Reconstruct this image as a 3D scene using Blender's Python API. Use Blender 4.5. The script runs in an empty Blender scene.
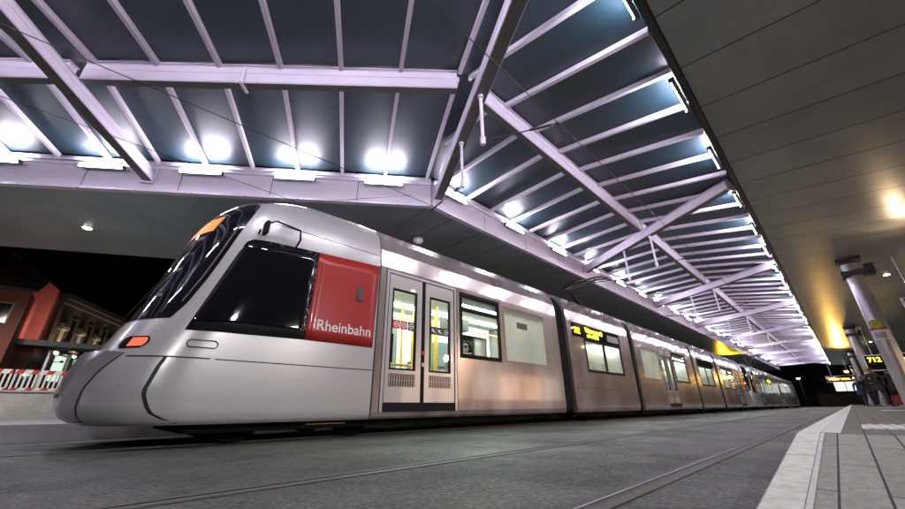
import bpy, bmesh, math, random
from mathutils import Vector, Matrix
random.seed(7)
S = bpy.context.scene
COL = S.collection
PI = math.pi
R = math.radians

# ------------------------------------------------------------------ materials
MATS = {}
def nodes(name):
    m = bpy.data.materials.new(name); m.use_nodes = True
    nt = m.node_tree; b = nt.nodes['Principled BSDF']
    MATS[name] = m
    return m, nt, b
def N(nt, typ, **kw):
    n = nt.nodes.new(typ)
    for k, v in kw.items():
        if k in n.inputs.keys(): n.inputs[k].default_value = v
        else: setattr(n, k, v)
    return n
def ramp(nt, fac, stops):
    r = nt.nodes.new('ShaderNodeValToRGB')
    el = r.color_ramp.elements
    while len(el) < len(stops): el.new(0.5)
    for e, (p, c) in zip(el, stops):
        e.position = p; e.color = (c[0], c[1], c[2], 1) if len(c) == 3 else c
    nt.links.new(fac, r.inputs['Fac'])
    return r.outputs['Color']
def coords(nt, scale=(1,1,1), rot=(0,0,0), which='Object'):
    tc = nt.nodes.new('ShaderNodeTexCoord'); mp = nt.nodes.new('ShaderNodeMapping')
    mp.inputs['Scale'].default_value = scale; mp.inputs['Rotation'].default_value = rot
    nt.links.new(tc.outputs[which], mp.inputs['Vector'])
    return mp.outputs['Vector']
def mat(name, col, rough=.5, metal=0, var=.12, nscale=3.0, coat=0, bump=0, bscale=60, spec=None, rvar=0, stretch=(1,1,1)):
    """procedural paint / metal / plaster: noise-broken colour, roughness and bump"""
    m, nt, b = nodes(name)
    v = coords(nt, stretch)
    n = N(nt, 'ShaderNodeTexNoise', Scale=nscale, Detail=6.0, Roughness=.6)
    nt.links.new(v, n.inputs['Vector'])
    lo = [max(0, c*(1-var)) for c in col]; hi = [min(1, c*(1+var)) for c in col]
    nt.links.new(ramp(nt, n.outputs['Fac'], [(.3, lo), (.7, hi)]), b.inputs['Base Color'])
    b.inputs['Metallic'].default_value = metal
    if rvar:
        mr = N(nt, 'ShaderNodeMapRange'); nt.links.new(n.outputs['Fac'], mr.inputs['Value'])
        mr.inputs['From Min'].default_value=.3; mr.inputs['From Max'].default_value=.7
        mr.inputs['To Min'].default_value=max(0,rough-rvar); mr.inputs['To Max'].default_value=rough+rvar
        nt.links.new(mr.outputs['Result'], b.inputs['Roughness'])
    else: b.inputs['Roughness'].default_value = rough
    b.inputs['Coat Weight'].default_value = coat
    b.inputs['Coat Roughness'].default_value = .04
    if spec is not None: b.inputs['Specular IOR Level'].default_value = spec
    if bump:
        n2 = N(nt, 'ShaderNodeTexNoise', Scale=bscale, Detail=5.0)
        nt.links.new(v, n2.inputs['Vector'])
        bp = N(nt, 'ShaderNodeBump', Strength=bump, Distance=.02)
        nt.links.new(n2.outputs['Fac'], bp.inputs['Height'])
        nt.links.new(bp.outputs['Normal'], b.inputs['Normal'])
    return m
def emit(name, col, strength, var=0):
    m, nt, b = nodes(name)
    b.inputs['Base Color'].default_value = (*[min(1, c) for c in col], 1)
    b.inputs['Emission Color'].default_value = (*col, 1)
    b.inputs['Emission Strength'].default_value = strength
    return m

TUBE_L = 450
mat('silver_paint', (.54,.53,.52), .30, .35, .03, .6, coat=1.0)
def grimy_paint():
    m, nt, b = nodes('grimy_silver_paint')
    v = coords(nt, (1,1,1)); v2 = coords(nt, (.9,1,.35))
    n = N(nt,'ShaderNodeTexNoise',Scale=1.1,Detail=3.5,Roughness=.55); nt.links.new(v2, n.inputs['Vector'])
    n2 = N(nt,'ShaderNodeTexNoise',Scale=9.0,Detail=6.0,Roughness=.7); nt.links.new(v2, n2.inputs['Vector'])
    sc_ = N(nt,'ShaderNodeMath',operation='MULTIPLY'); nt.links.new(n2.outputs['Fac'],sc_.inputs[0]); sc_.inputs[1].default_value=.0
    sx = N(nt,'ShaderNodeSeparateXYZ'); nt.links.new(v, sx.inputs[0])
    gz = N(nt,'ShaderNodeMapRange'); nt.links.new(sx.outputs['Z'],gz.inputs['Value']); gz.inputs['From Min'].default_value=.3; gz.inputs['From Max'].default_value=1.5; gz.inputs['To Min'].default_value=.13; gz.inputs['To Max'].default_value=0
    a0 = N(nt,'ShaderNodeMath',operation='MULTIPLY_ADD'); nt.links.new(n.outputs['Fac'],a0.inputs[0]); a0.inputs[1].default_value=1.0; nt.links.new(sc_.outputs[0],a0.inputs[2])
    a = N(nt,'ShaderNodeMath',operation='ADD'); nt.links.new(a0.outputs[0],a.inputs[0]); nt.links.new(gz.outputs[0],a.inputs[1])
    c = ramp(nt, a.outputs[0], [(.38,(.54,.50,.48)),(.55,(.45,.39,.365)),(.75,(.24,.18,.155))])
    nt.links.new(c, b.inputs['Base Color'])
    b.inputs['Roughness'].default_value=.22
    b.inputs['Metallic'].default_value=.6; b.inputs['Coat Weight'].default_value=.9; b.inputs['Coat Roughness'].default_value=.07
grimy_paint()
mat('dark_grey_plastic', (.06,.06,.065), .45)
mat('bumper_grey', (.46,.445,.46), .22, .4, .03, .6, coat=.5)
mat('black_rubber', (.010,.010,.010), .8, spec=.2)
mat('seam_black', (.01,.01,.01), .5)
mat('red_panel', (.36,.020,.017), .32, 0, .05, coat=.3)
mat('white_lettering', (.75,.74,.72), .4)
mat('black_glass', (.006,.006,.008), .04, 0, .1, coat=.6)
mat('orange_panel', (.35,.12,.02), .4)
mat('steel', (.42,.41,.40), .38, .9, .1, 8)
mat('rusty_steel', (.075,.072,.056), .55, .2, .3, 14, bump=.2)
mat('joint_sealant', (.05,.05,.046), .6, 0, .3, 12, bump=.2)
mat('underframe', (.006,.006,.006), .9, spec=.15)
mat('white_steel', (.78,.70,.84), .38, 0, .05, 2.0, rvar=.06)
mat('bar_white', (.82,.75,.87), .35, 0, .05, 3.0)
mat('beam_underside_shade', (.12,.115,.11), .5)  # underside of the white steel beams, its shade put into the colour
mat('fascia_white', (.84,.77,.90), .36, 0, .05, 1.0, rvar=.05)
mat('interior_white', (.80,.80,.77), .5)
mat('interior_grey', (.26,.29,.29), .5)
mat('seat_fabric', (.10,.12,.17), .8)
mat('pole_yellow', (.8,.5,.02), .35)
mat('cable_black', (.008,.008,.008), .5)
mat('column_metal', (.52,.50,.53), .3, .5, .03, 1.2)
mat('kerb_stone', (.62,.63,.57), .75, 0, .2, 22, bump=.25, bscale=120)
mat('tactile_white', (.55,.55,.54), .7, 0, .15, 14, bump=.15)
mat('concrete', (.36,.355,.34), .85, 0, .22, 2.5, bump=.25, bscale=40)
mat('dark_plaster', (.10,.09,.08), .9, 0, .25, 1.2)
mat('red_plaster', (.30,.10,.085), .9, 0, .15, 1.4)
mat('roof_tile', (.10,.09,.085), .8, 0, .3, 9)
mat('window_dark', (.012,.012,.014), .12)
mat('stone_light', (.5,.46,.38), .8, 0, .12, 5)
mat('sign_white', (.7,.7,.7), .5)
mat('sign_yellow', (.75,.52,.02), .45)
mat('sign_green', (.02,.22,.06), .5)
mat('sign_red', (.5,.03,.03), .5)
mat('sign_ink', (.03,.03,.05), .5)
mat('barrier_white', (.7,.7,.7), .5)
mat('barrier_red', (.5,.03,.03), .5)
mat('skin', (.42,.26,.19), .55)
mat('hair_dark', (.02,.014,.01), .6)
mat('coat_black', (.012,.012,.014), .8, 0, .3)
mat('coat_navy', (.02,.035,.12), .8, 0, .3)
mat('coat_brown', (.022,.016,.014), .8, 0, .3)
mat('coat_grey', (.022,.022,.025), .8, 0, .3)
mat('trouser_dark', (.012,.013,.018), .85, 0, .3)
mat('shoe_black', (.008,.008,.008), .4)
mat('case_red', (.22,.03,.02), .45)
mat('hedge_leaf', (.045,.06,.025), .8, 0, .4, 4)
mat('bark', (.06,.045,.03), .9, 0, .3)
mat('dust_wall', (.13,.12,.07), .9, 0, .25, 2)
emit('tube_glow', (.90,.84,1.0), TUBE_L)
emit('downlight_glow', (1.0,.93,.82), 60)
emit('interior_lamp', (.95,1.0,.94), 75)
emit('led_amber', (1.0,.62,.03), 5)
emit('led_orange', (1.0,.40,.05), 5)
emit('red_lamp', (1.0,.11,.05), 1.15)
emit('cab_lamp', (1.0,.75,.4), 5)
emit('street_lamp_glow', (1,.95,.85), 40)
emit('shop_glow', (.95,1.0,.92), 1.1)
emit('shop_glow_green', (.25,.8,.55), .8)
emit('fill_kiosk_glow', (1.0,.62,.38), 3.2)  # glow of the added building that warms the tram reflections
emit('warm_lamp', (1.0,.62,.3), 60)
emit('yellow_lamp', (1.0,.66,.05), 60)

def window_glass():
    m, nt, b = nodes('window_glass')
    nt.nodes.remove(b)
    out = nt.nodes['Material Output']
    tr = N(nt,'ShaderNodeBsdfTransparent'); tr.inputs['Color'].default_value=(.86,.93,.9,1)
    gl = N(nt,'ShaderNodeBsdfGlossy', Roughness=.03)
    lw = N(nt,'ShaderNodeLayerWeight', Blend=.5); pw = N(nt,'ShaderNodeMath',operation='POWER'); pw.inputs[1].default_value=5.0
    fr = N(nt,'ShaderNodeMath',operation='MULTIPLY_ADD'); fr.inputs[1].default_value=.6; fr.inputs[2].default_value=.03
    nt.links.new(lw.outputs['Facing'],pw.inputs[0]); nt.links.new(pw.outputs[0],fr.inputs[0]); mx = N(nt,'ShaderNodeMixShader')
    nt.links.new(fr.outputs[0], mx.inputs[0]); nt.links.new(tr.outputs[0], mx.inputs[1]); nt.links.new(gl.outputs[0], mx.inputs[2])
    nt.links.new(mx.outputs[0], out.inputs['Surface'])
    m, nt, b = nodes('frosted_glass'); nt.nodes.remove(b); out = nt.nodes['Material Output']
    d = N(nt,'ShaderNodeBsdfDiffuse'); d.inputs['Color'].default_value=(.5,.52,.48,1)
    t = N(nt,'ShaderNodeBsdfTranslucent'); t.inputs['Color'].default_value=(.75,.8,.74,1)
    mx = N(nt,'ShaderNodeMixShader'); mx.inputs[0].default_value=.75
    v = coords(nt); n = N(nt,'ShaderNodeTexNoise',Scale=2.0,Detail=4.0); nt.links.new(v,n.inputs['Vector'])
    nt.links.new(ramp(nt,n.outputs['Fac'],[(.3,(.68,.70,.65)),(.7,(.92,.92,.87))]), t.inputs['Color'])
    nt.links.new(d.outputs[0], mx.inputs[1]); nt.links.new(t.outputs[0], mx.inputs[2])
    gl = N(nt,'ShaderNodeBsdfGlossy', Roughness=.15); m2 = N(nt,'ShaderNodeMixShader'); m2.inputs[0].default_value=.08
    nt.links.new(mx.outputs[0], m2.inputs[1]); nt.links.new(gl.outputs[0], m2.inputs[2])
    nt.links.new(m2.outputs[0], out.inputs['Surface'])
window_glass()
def roof_glass():
    m, nt, b = nodes('roof_glass')
    v = coords(nt)
    n = N(nt,'ShaderNodeTexNoise',Scale=1.3,Detail=8.0,Roughness=.7); nt.links.new(v,n.inputs['Vector'])
    nt.links.new(ramp(nt,n.outputs['Fac'],[(.3,(.004,.024,.038)),(.72,(.009,.046,.07))]), b.inputs['Base Color'])
    mr = N(nt,'ShaderNodeMapRange'); nt.links.new(n.outputs['Fac'],mr.inputs['Value'])
    mr.inputs['To Min'].default_value=.43; mr.inputs['To Max'].default_value=.50
    nt.links.new(mr.outputs['Result'], b.inputs['Roughness'])
    b.inputs['Specular IOR Level'].default_value=.6; b.inputs['IOR'].default_value=2.0
    b.inputs['Alpha'].default_value=.75
roof_glass()
def soffit():
    m, nt, b = nodes('soffit_metal')
    v = coords(nt)
    n = N(nt,'ShaderNodeTexNoise',Scale=.9,Detail=6.0,Roughness=.6); nt.links.new(v,n.inputs['Vector'])
    sx = N(nt,'ShaderNodeSeparateXYZ'); nt.links.new(v,sx.inputs[0])
    def cell(out,off,w):
        a = N(nt,'ShaderNodeMath',operation='SUBTRACT'); nt.links.new(out,a.inputs[0]); a.inputs[1].default_value=off
        d = N(nt,'ShaderNodeMath',operation='DIVIDE'); nt.links.new(a.outputs[0],d.inputs[0]); d.inputs[1].default_value=w
        f = N(nt,'ShaderNodeMath',operation='FLOOR'); nt.links.new(d.outputs[0],f.inputs[0]); return f.outputs[0]
    cx = N(nt,'ShaderNodeCombineXYZ'); nt.links.new(cell(sx.outputs['X'],3.48,1.285),cx.inputs[0]); nt.links.new(cell(sx.outputs['Y'],-3.6,3.0),cx.inputs[1])
    wn = N(nt,'ShaderNodeTexWhiteNoise'); nt.links.new(cx.outputs[0],wn.inputs['Vector'])
    base = ramp(nt,n.outputs['Fac'],[(.3,(.34,.385,.415)),(.7,(.43,.48,.51))])
    mx = N(nt,'ShaderNodeMix',data_type='RGBA',blend_type='MULTIPLY'); mx.inputs['Factor'].default_value=1
    nt.links.new(base,mx.inputs['A']); nt.links.new(ramp(nt,wn.outputs['Value'],[(0,(.88,.88,.88)),(1,(1.04,1.04,1.04))]),mx.inputs['B'])
    nt.links.new(mx.outputs['Result'],b.inputs['Base Color'])
    mr = N(nt,'ShaderNodeMapRange'); nt.links.new(wn.outputs['Value'],mr.inputs['Value']); mr.inputs['To Min'].default_value=.29; mr.inputs['To Max'].default_value=.40
    nt.links.new(mr.outputs['Result'],b.inputs['Roughness']); b.inputs['Metallic'].default_value=.35
    n3 = N(nt,'ShaderNodeTexNoise',Scale=.7,Detail=1.0); nt.links.new(v,n3.inputs['Vector'])
    bp = N(nt,'ShaderNodeBump',Strength=.12,Distance=.05); nt.links.new(n3.outputs['Fac'],bp.inputs['Height']); nt.links.new(bp.outputs['Normal'],b.inputs['Normal'])
soffit()
def asphalt():
    m, nt, b = nodes('asphalt')
    v = coords(nt)
    n = N(nt,'ShaderNodeTexNoise',Scale=.7,Detail=8.0,Roughness=.65); nt.links.new(v,n.inputs['Vector'])
    g = N(nt,'ShaderNodeTexVoronoi',Scale=70.0); nt.links.new(v,g.inputs['Vector'])
    g2 = N(nt,'ShaderNodeTexNoise',Scale=42.0,Detail=5.0,Roughness=.85); nt.links.new(v,g2.inputs['Vector'])
    st = N(nt,'ShaderNodeTexNoise',Scale=3.2,Detail=3.0,Roughness=.5,Distortion=1.4); nt.links.new(v,st.inputs['Vector'])
    c1 = ramp(nt,n.outputs['Fac'],[(.28,(.046,.051,.041)),(.72,(.122,.132,.110))])
    gs = N(nt,'ShaderNodeSeparateColor'); nt.links.new(g.outputs['Color'],gs.inputs[0])
    gm = ramp(nt,gs.outputs[0],[(0,(.45,.45,.45)),(.75,(1,1,1)),(1,(1.9,1.9,1.85))])
    c2 = ramp(nt,g2.outputs['Fac'],[(.38,(.25,.25,.25)),(.66,(1.9,1.9,1.85))])
    mx = N(nt,'ShaderNodeMix',data_type='RGBA',blend_type='MULTIPLY'); mx.inputs['Factor'].default_value=.95
    m0 = N(nt,'ShaderNodeMix',data_type='RGBA',blend_type='MULTIPLY'); m0.inputs['Factor'].default_value=.9
    nt.links.new(c1,m0.inputs['A']); nt.links.new(gm,m0.inputs['B'])
    nt.links.new(m0.outputs['Result'],mx.inputs['A']); nt.links.new(c2,mx.inputs['B'])
    c3 = ramp(nt,st.outputs['Fac'],[(.30,(.45,.45,.45)),(.37,(1,1,1))])
    mx2 = N(nt,'ShaderNodeMix',data_type='RGBA',blend_type='MULTIPLY'); mx2.inputs['Factor'].default_value=.85
    nt.links.new(mx.outputs['Result'],mx2.inputs['A']); nt.links.new(c3,mx2.inputs['B'])
    vo = N(nt,'ShaderNodeTexVoronoi',Scale=4.5); vo.inputs['Randomness'].default_value=1.0
    dn = N(nt,'ShaderNodeTexNoise',Scale=14.0,Detail=3.0); nt.links.new(v,dn.inputs['Vector'])
    mxv = N(nt,'ShaderNodeMix',data_type='VECTOR'); mxv.inputs['Factor'].default_value=.06
    nt.links.new(v,mxv.inputs['A']); nt.links.new(dn.outputs['Color'],mxv.inputs['B']); nt.links.new(mxv.outputs['Result'],vo.inputs['Vector'])
    c4 = ramp(nt,vo.outputs['Distance'],[(.10,(.30,.30,.30)),(.16,(1,1,1))])
    mx3 = N(nt,'ShaderNodeMix',data_type='RGBA',blend_type='MULTIPLY'); mx3.inputs['Factor'].default_value=.8
    nt.links.new(mx2.outputs['Result'],mx3.inputs['A']); nt.links.new(c4,mx3.inputs['B'])
    nt.links.new(mx3.outputs['Result'], b.inputs['Base Color'])
    nt.links.new(ramp(nt,n.outputs['Fac'],[(.35,(.75,.75,.75)),(.65,(.42,.42,.42))]), b.inputs['Roughness'])
    bp = N(nt,'ShaderNodeBump',Strength=.9,Distance=.010); nt.links.new(g2.outputs['Fac'],bp.inputs['Height'])
    nt.links.new(bp.outputs['Normal'],b.inputs['Normal'])
asphalt()
def paving(name, bw, bh, c1, c2, gap):
    m, nt, b = nodes(name)
    v = coords(nt)
    br = N(nt,'ShaderNodeTexBrick'); nt.links.new(v,br.inputs['Vector'])
    br.inputs['Color1'].default_value=(*c1,1); br.inputs['Color2'].default_value=(*c2,1); br.inputs['Mortar'].default_value=(.012,.012,.01,1)
    br.inputs['Scale'].default_value=1; br.inputs['Mortar Size'].default_value=gap; br.inputs['Mortar Smooth'].default_value=.2
    br.inputs['Brick Width'].default_value=bw; br.inputs['Row Height'].default_value=bh
    n = N(nt,'ShaderNodeTexNoise',Scale=35.0,Detail=6.0,Roughness=.7); nt.links.new(v,n.inputs['Vector'])
    mx = N(nt,'ShaderNodeMix',data_type='RGBA',blend_type='MULTIPLY'); mx.inputs['Factor'].default_value=1
    nt.links.new(br.outputs['Color'],mx.inputs['A']); nt.links.new(ramp(nt,n.outputs['Fac'],[(.3,(.6,.6,.6)),(.7,(1.15,1.15,1.12))]),mx.inputs['B'])
    nt.links.new(mx.outputs['Result'],b.inputs['Base Color']); b.inputs['Roughness'].default_value=.7
    ad = N(nt,'ShaderNodeMath',operation='MULTIPLY_ADD'); nt.links.new(br.outputs['Fac'],ad.inputs[0]); ad.inputs[1].default_value=-1.5; nt.links.new(n.outputs['Fac'],ad.inputs[2])
    bp = N(nt,'ShaderNodeBump',Strength=.4,Distance=.006); nt.links.new(ad.outputs[0],bp.inputs['Height']); nt.links.new(bp.outputs['Normal'],b.inputs['Normal'])
paving('ramp_paving', .83, .10, (.33,.325,.30), (.25,.248,.225), .0035)
paving('platform_paving', .62, .10, (.125,.13,.115), (.10,.105,.095), .0035)
M = MATS

# ------------------------------------------------------------------ helpers
class MB:
    def __init__(s): s.v=[]; s.f=[]; s.sm=[]; s.mi=[]
    def add(s, vs, fs, smooth=False, mi=0):
        o=len(s.v); s.v += [tuple(p) for p in vs]
        for f in fs: s.f.append(tuple(i+o for i in f)); s.sm.append(smooth); s.mi.append(mi)
        return s
    def box(s, x0,x1,y0,y1,z0,z1, mi=0):
        vs=[(x,y,z) for x in (x0,x1) for y in (y0,y1) for z in (z0,z1)]
        return s.add(vs, [(0,1,3,2),(4,6,7,5),(0,4,5,1),(2,3,7,6),(0,2,6,4),(1,5,7,3)], mi=mi)
    def beam(s, a, b, w, h, up=(0,0,1), mi=0, drop=0):
        """box beam from a to b, width w, height h, top face on the line a-b when drop=h/2"""
        a=Vector(a); b=Vector(b); d=(b-a).normalized(); u=Vector(up)
        sd=d.cross(u).normalized(); u=sd.cross(d).normalized()
        a=a-u*drop; b=b-u*drop
        vs=[]
        for p in (a,b):
            for (i,j) in ((-1,-1),(1,-1),(1,1),(-1,1)): vs.append(p+sd*(w/2*i)+u*(h/2*j))
        return s.add(vs,[(0,1,2,3),(7,6,5,4),(0,4,5,1),(1,5,6,2),(2,6,7,3),(3,7,4,0)], mi=mi)
    def tube(s, pts, r, n=8, mi=0, caps=True):
        pts=[Vector(p) for p in pts]; rs=r if isinstance(r,(list,tuple)) else [r]*len(pts)
        rings=[]
        for i,p in enumerate(pts):
            d=(pts[min(i+1,len(pts)-1)]-pts[max(i-1,0)]).normalized()
            ref=Vector((0,0,1)) if abs(d.z)<.9 else Vector((1,0,0))
            a=d.cross(ref).normalized(); b=d.cross(a)
            rings.append([p+(a*math.cos(2*PI*k/n)+b*math.sin(2*PI*k/n))*rs[i] for k in range(n)])
        vs=[q for r_ in rings for q in r_]; fs=[]
        for i in range(len(pts)-1):
            for k in range(n):
                k2=(k+1)%n; fs.append((i*n+k,i*n+k2,(i+1)*n+k2,(i+1)*n+k))
        s.add(vs,fs,True,mi)
        if caps:
            s.add(rings[0],[tuple(range(n))],mi=mi); s.add(rings[-1],[tuple(reversed(range(n)))],mi=mi)
        return s
    def poly(s, pts, mi=0): return s.add(pts,[tuple(range(len(pts)))],mi=mi)
    def prism(s, pts, d, mi=0):
        """closed prism: polygon pts swept by vector d"""
        n=len(pts); d=Vector(d); a=[Vector(p) for p in pts]; b=[p+d for p in a]
        return s.add(a+b,[tuple(range(n)),tuple(reversed(range(n,2*n)))]+[(i,(i+1)%n,n+(i+1)%n,n+i) for i in range(n)],mi=mi)
    def build(s, name, m, parent=None, recalc=True, bevel=0):
        me=bpy.data.meshes.new(name); me.from_pydata(s.v,[],s.f)
        ms=m if isinstance(m,(list,tuple)) else [m]
        for x in ms: me.materials.append(M[x])
        for p,sm,mi in zip(me.polygons,s.sm,s.mi): p.use_smooth=sm; p.material_index=mi
        if recalc:
            bm=bmesh.new(); bm.from_mesh(me); bmesh.ops.recalc_face_normals(bm,faces=bm.faces); bm.to_mesh(me); bm.free()
        o=bpy.data.objects.new(name,me); COL.objects.link(o)
        if parent is not None: o.parent=parent
        if bevel:
            bv=o.modifiers.new('bevel','BEVEL'); bv.width=bevel; bv.segments=2; bv.limit_method='ANGLE'
        return o
def tag(o, label=None, cat=None, group=None, kind=None):
    if label: o['label']=label
    if cat: o['category']=cat
    if group: o['group']=group
    if kind: o['kind']=kind
    return o
def empty(name, loc=(0,0,0), rz=0):
    o=bpy.data.objects.new(name,None); COL.objects.link(o); o.location=loc; o.rotation_euler=(0,0,rz); o.empty_display_size=.3
    return o
def copy_tree(o, parent=None):
    c=o.copy(); COL.objects.link(c)
    if parent is not None: c.parent=parent
    for ch in list(o.children): copy_tree(ch,c)
    return c
ORD=['first','second','third','fourth','fifth','sixth','seventh','eighth','ninth','tenth','eleventh','twelfth','thirteenth','fourteenth','fifteenth','sixteenth','seventeenth','eighteenth','nineteenth','twentieth','twenty-first','twenty-second','twenty-third','twenty-fourth','twenty-fifth','twenty-sixth','twenty-seventh','twenty-eighth','twenty-ninth','thirtieth','thirty-first','thirty-second','thirty-third','thirty-fourth','thirty-fifth','thirty-sixth']
def text_mesh(body, size, name, m, parent, loc, rot, align='LEFT', extrude=.002, bold=0):
    cu=bpy.data.curves.new(name,'FONT'); cu.body=body; cu.size=size; cu.align_x=align; cu.extrude=extrude; cu.offset=bold
    t=bpy.data.objects.new(name,cu); COL.objects.link(t)
    dg=bpy.context.evaluated_depsgraph_get(); me=bpy.data.meshes.new_from_object(t.evaluated_get(dg))
    bpy.data.objects.remove(t); me.materials.clear(); me.materials.append(M[m])
    o=bpy.data.objects.new(name,me); COL.objects.link(o); o.location=loc; o.rotation_euler=rot
    if parent is not None: o.parent=parent
    return o

# ------------------------------------------------------------------ camera
def make_camera():
    f,yaw,pitch,roll=360.0,R(45.5),R(23.1),R(-.6)
    F=Vector((math.cos(pitch)*math.cos(yaw),math.cos(pitch)*math.sin(yaw),math.sin(pitch)))
    Rt=Vector((math.sin(yaw),-math.cos(yaw),0)); U=Rt.cross(F)
    R2=Rt*math.cos(roll)+U*math.sin(roll); U2=-Rt*math.sin(roll)+U*math.cos(roll)
    cam=bpy.data.cameras.new('camera'); cam.sensor_width=36; cam.lens=f/905*36; cam.clip_start=.02; cam.clip_end=600
    o=bpy.data.objects.new('camera',cam); COL.objects.link(o)
    mt=Matrix.Identity(4)
    for i in range(3): mt[i][0]=R2[i]; mt[i][1]=U2[i]; mt[i][2]=-F[i]
    mt.translation=Vector((0,0,.354)); o.matrix_world=mt
    S.camera=o
make_camera()

# ------------------------------------------------------------------ ground
TY=6.0      # tram centre line
def ground():
    tag(MB().poly([(-150,-150,0),(250,-150,0),(250,250,0),(-150,250,0)]).build('road','asphalt'),kind='structure')
    # embedded rails: (rail head, dark groove, keeper, concrete strip) on each line
    for yc in (1.48,TY):
        for sgn in (-1,1):
            y=yc+sgn*.7175
            mb=MB()
            mb.box(-60,160,y-.024,y+.024,-.05,.006,2)
            g=-sgn
            a,b=sorted((y+g*.026,y+g*.062)); mb.box(-60,160,a,b,-.05,.002,1)
            a,b=sorted((y+g*.064,y+g*.073)); mb.box(-60,160,a,b,-.05,.006,0)
            a,b=sorted((y+g*.075,y+g*.115)); mb.box(-60,160,a,b,-.05,.004,3)
            tag(mb.build('rail',['steel','seam_black','rusty_steel','joint_sealant']),kind='structure')
    # near platform: ramp down towards the viewer, level beyond x=2.9
    zt=.21; xr=2.9
    def top(x): return zt if x>=xr else zt-(xr-x)*.072
    mb=MB()
    xs=[-8,xr]
    def sheet(xa,xb,ya,yb,name,m):
        tag(MB().add([(xa,ya,top(xa)),(xb,ya,top(xb)),(xb,yb,top(xb)),(xa,yb,top(xa))],[(0,1,2,3)]).build(name,m),kind='structure')
    sheet(0.2,xr,-22,.163,'ramp_pavement','ramp_paving')
    sheet(xr,95,-22,.163,'platform_pavement','platform_paving')
    # kerb stones, one row, joints every metre
    mb=MB(); x=.2
    while x<95:
        L=1.0 if x<20 else 3.0
        xe=min(x+L, xr) if x<xr-.01 else x+L
        a,b=x+.004,xe-.004
        za,zb=top(a)+.004,top(b)+.004
        yi=.165
        mb.add([(a,yi,-.05),(b,yi,-.05),(b,yi,zb),(a,yi,za),(a,.26,-.05),(b,.26,-.05),(b,.26,zb-.006),(a,.26,za-.006),(a,.252,za),(b,.252,zb)],
               [(0,1,2,3),(3,2,9,8),(8,9,6,7),(7,6,5,4),(0,3,8,7,4),(1,5,6,9,2)])
        x=xe
    tag(mb.build('kerb','kerb_stone'),kind='structure')
    mb=MB(); mb.box(xr+.004,95,.088,.16,.15,.215); mb.add([(.2,.148,top(.2)+.003),(xr,.148,top(xr)+.003),(xr,.163,top(xr)+.003),(.2,.163,top(.2)+.003)],[(0,1,2,3)])
    tag(mb.build('edge_line','tactile_white'),kind='structure')
    # ribbed guide fields set into the platform
    mb=MB()
    for xa,xb,ya,yb in ((3.5,4.2,-.9,.0),(12.6,13.6,-2.2,-.42),(20,21,-2.2,-.35)):
        mb.box(xa,xb,ya,yb,.15,.214)
        k=0; y=ya+.02
        while y<yb-.03:
            mb.box(xa+.005,xb-.005,y,y+.022,.214,.219); y+=.055
    tag(mb.build('tactile_paving','tactile_white'),kind='structure')
    # far platform beside the trams
    tag(MB().box(-40,95,7.42,17.5,-.1,.21).build('far_platform','concrete'),kind='structure')
    tag(MB().box(-60,110,24.0,120,-.1,1.12).build('terrace_ground','asphalt'),kind='structure')
ground()

# ------------------------------------------------------------------ tram
def lerp_table(tab, z):
    if z<=tab[0][0]: return tab[0][1]
    for (a,va),(b,vb) in zip(tab,tab[1:]):
        if z<=b: return va+(vb-va)*(z-a)/(b-a)
    return tab[-1][1]
WT=[(.22,1.15),(.25,1.18),(.32,1.197),(.5,1.2),(2.55,1.2),(2.85,1.175),(3.08,1.105),(3.27,.95),(3.36,.74),(3.40,.42),(3.415,.02)]
X0T=[(.22,.10),(.25,.05),(.30,-.01),(.38,-.05),(.56,-.07),(.79,-.03),(.95,.03),(1.1,.09),(1.43,.22),(1.82,.36),(2.3,.50),(2.62,.60),(2.9,.72),(3.08,.86),(3.2,1.05),(3.27,1.25),(3.36,1.7),(3.40,2.15),(3.415,2.7)]
def Wz(z): return lerp_table(WT,z)
def X0z(z): return lerp_table(X0T,z)
LN=.95
def Lz(z):
    return min(LN, 3.04-X0z(z))
def nose_pt(t,z,sgn,off=0):
    """t in [0,1]: tip of the nose to the start of the straight side"""
    def raw(t,z):
        s=min(1,max(0,t))**2
        w=Wz(z)*(1-(1-s)**2.6)**(1/2.2)
        return Vector((X0z(z)+Lz(z)*s,sgn*w,z))
    p=raw(t,z)
    if off:
        e=.02
        du=raw(min(1,t+e),z)-raw(max(0,t-e),z); dv=raw(t,z+e)-raw(t,z-e)
        if t<.02: du=Vector((0,sgn,0))
        n=du.cross(dv).normalized()
        if n.x*(-1)+n.y*sgn*.8<0: n=-n
        p=p+n*off
    return p
def side_y(x,z):
    s=min(1,max(0,(x-X0z(z))/Lz(z)))
    return Wz(z)*(1-(1-s)**2.6)**(1/2.2)
ZL=[.22,.235,.25,.275,.30,.34,.38,.42,.45,.5,.56,.64,.72,.79,.87,.95,1.02,1.1,1.18,1.26,1.34,1.43,1.55,1.68,1.82,2.0,2.15,2.3,2.46,2.62,2.76,2.9,3.0,3.08,3.14,3.2,3.24,3.27,3.30,3.33,3.36,3.38,3.40,3.408,3.415]
def patch(mb, t0, t1, z0, z1, sgn, off=0, nt=10, nz=14, mi=0):
    """grid on the nose between t0(z)..t1(z)"""
    vs=[];fs=[]
    for j in range(nz+1):
        z=z0+(z1-z0)*j/nz
        a=t0(z) if callable(t0) else t0; b=t1(z) if callable(t1) else t1
        for i in range(nt+1): vs.append(nose_pt(a+(b-a)*i/nt,z,sgn,off(z) if callable(off) else off))
    for j in range(nz):
        for i in range(nt):
            k=j*(nt+1)+i; fs.append((k,k+1,k+nt+2,k+nt+1))
    mb.add(vs,fs,True,mi); return mb
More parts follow.
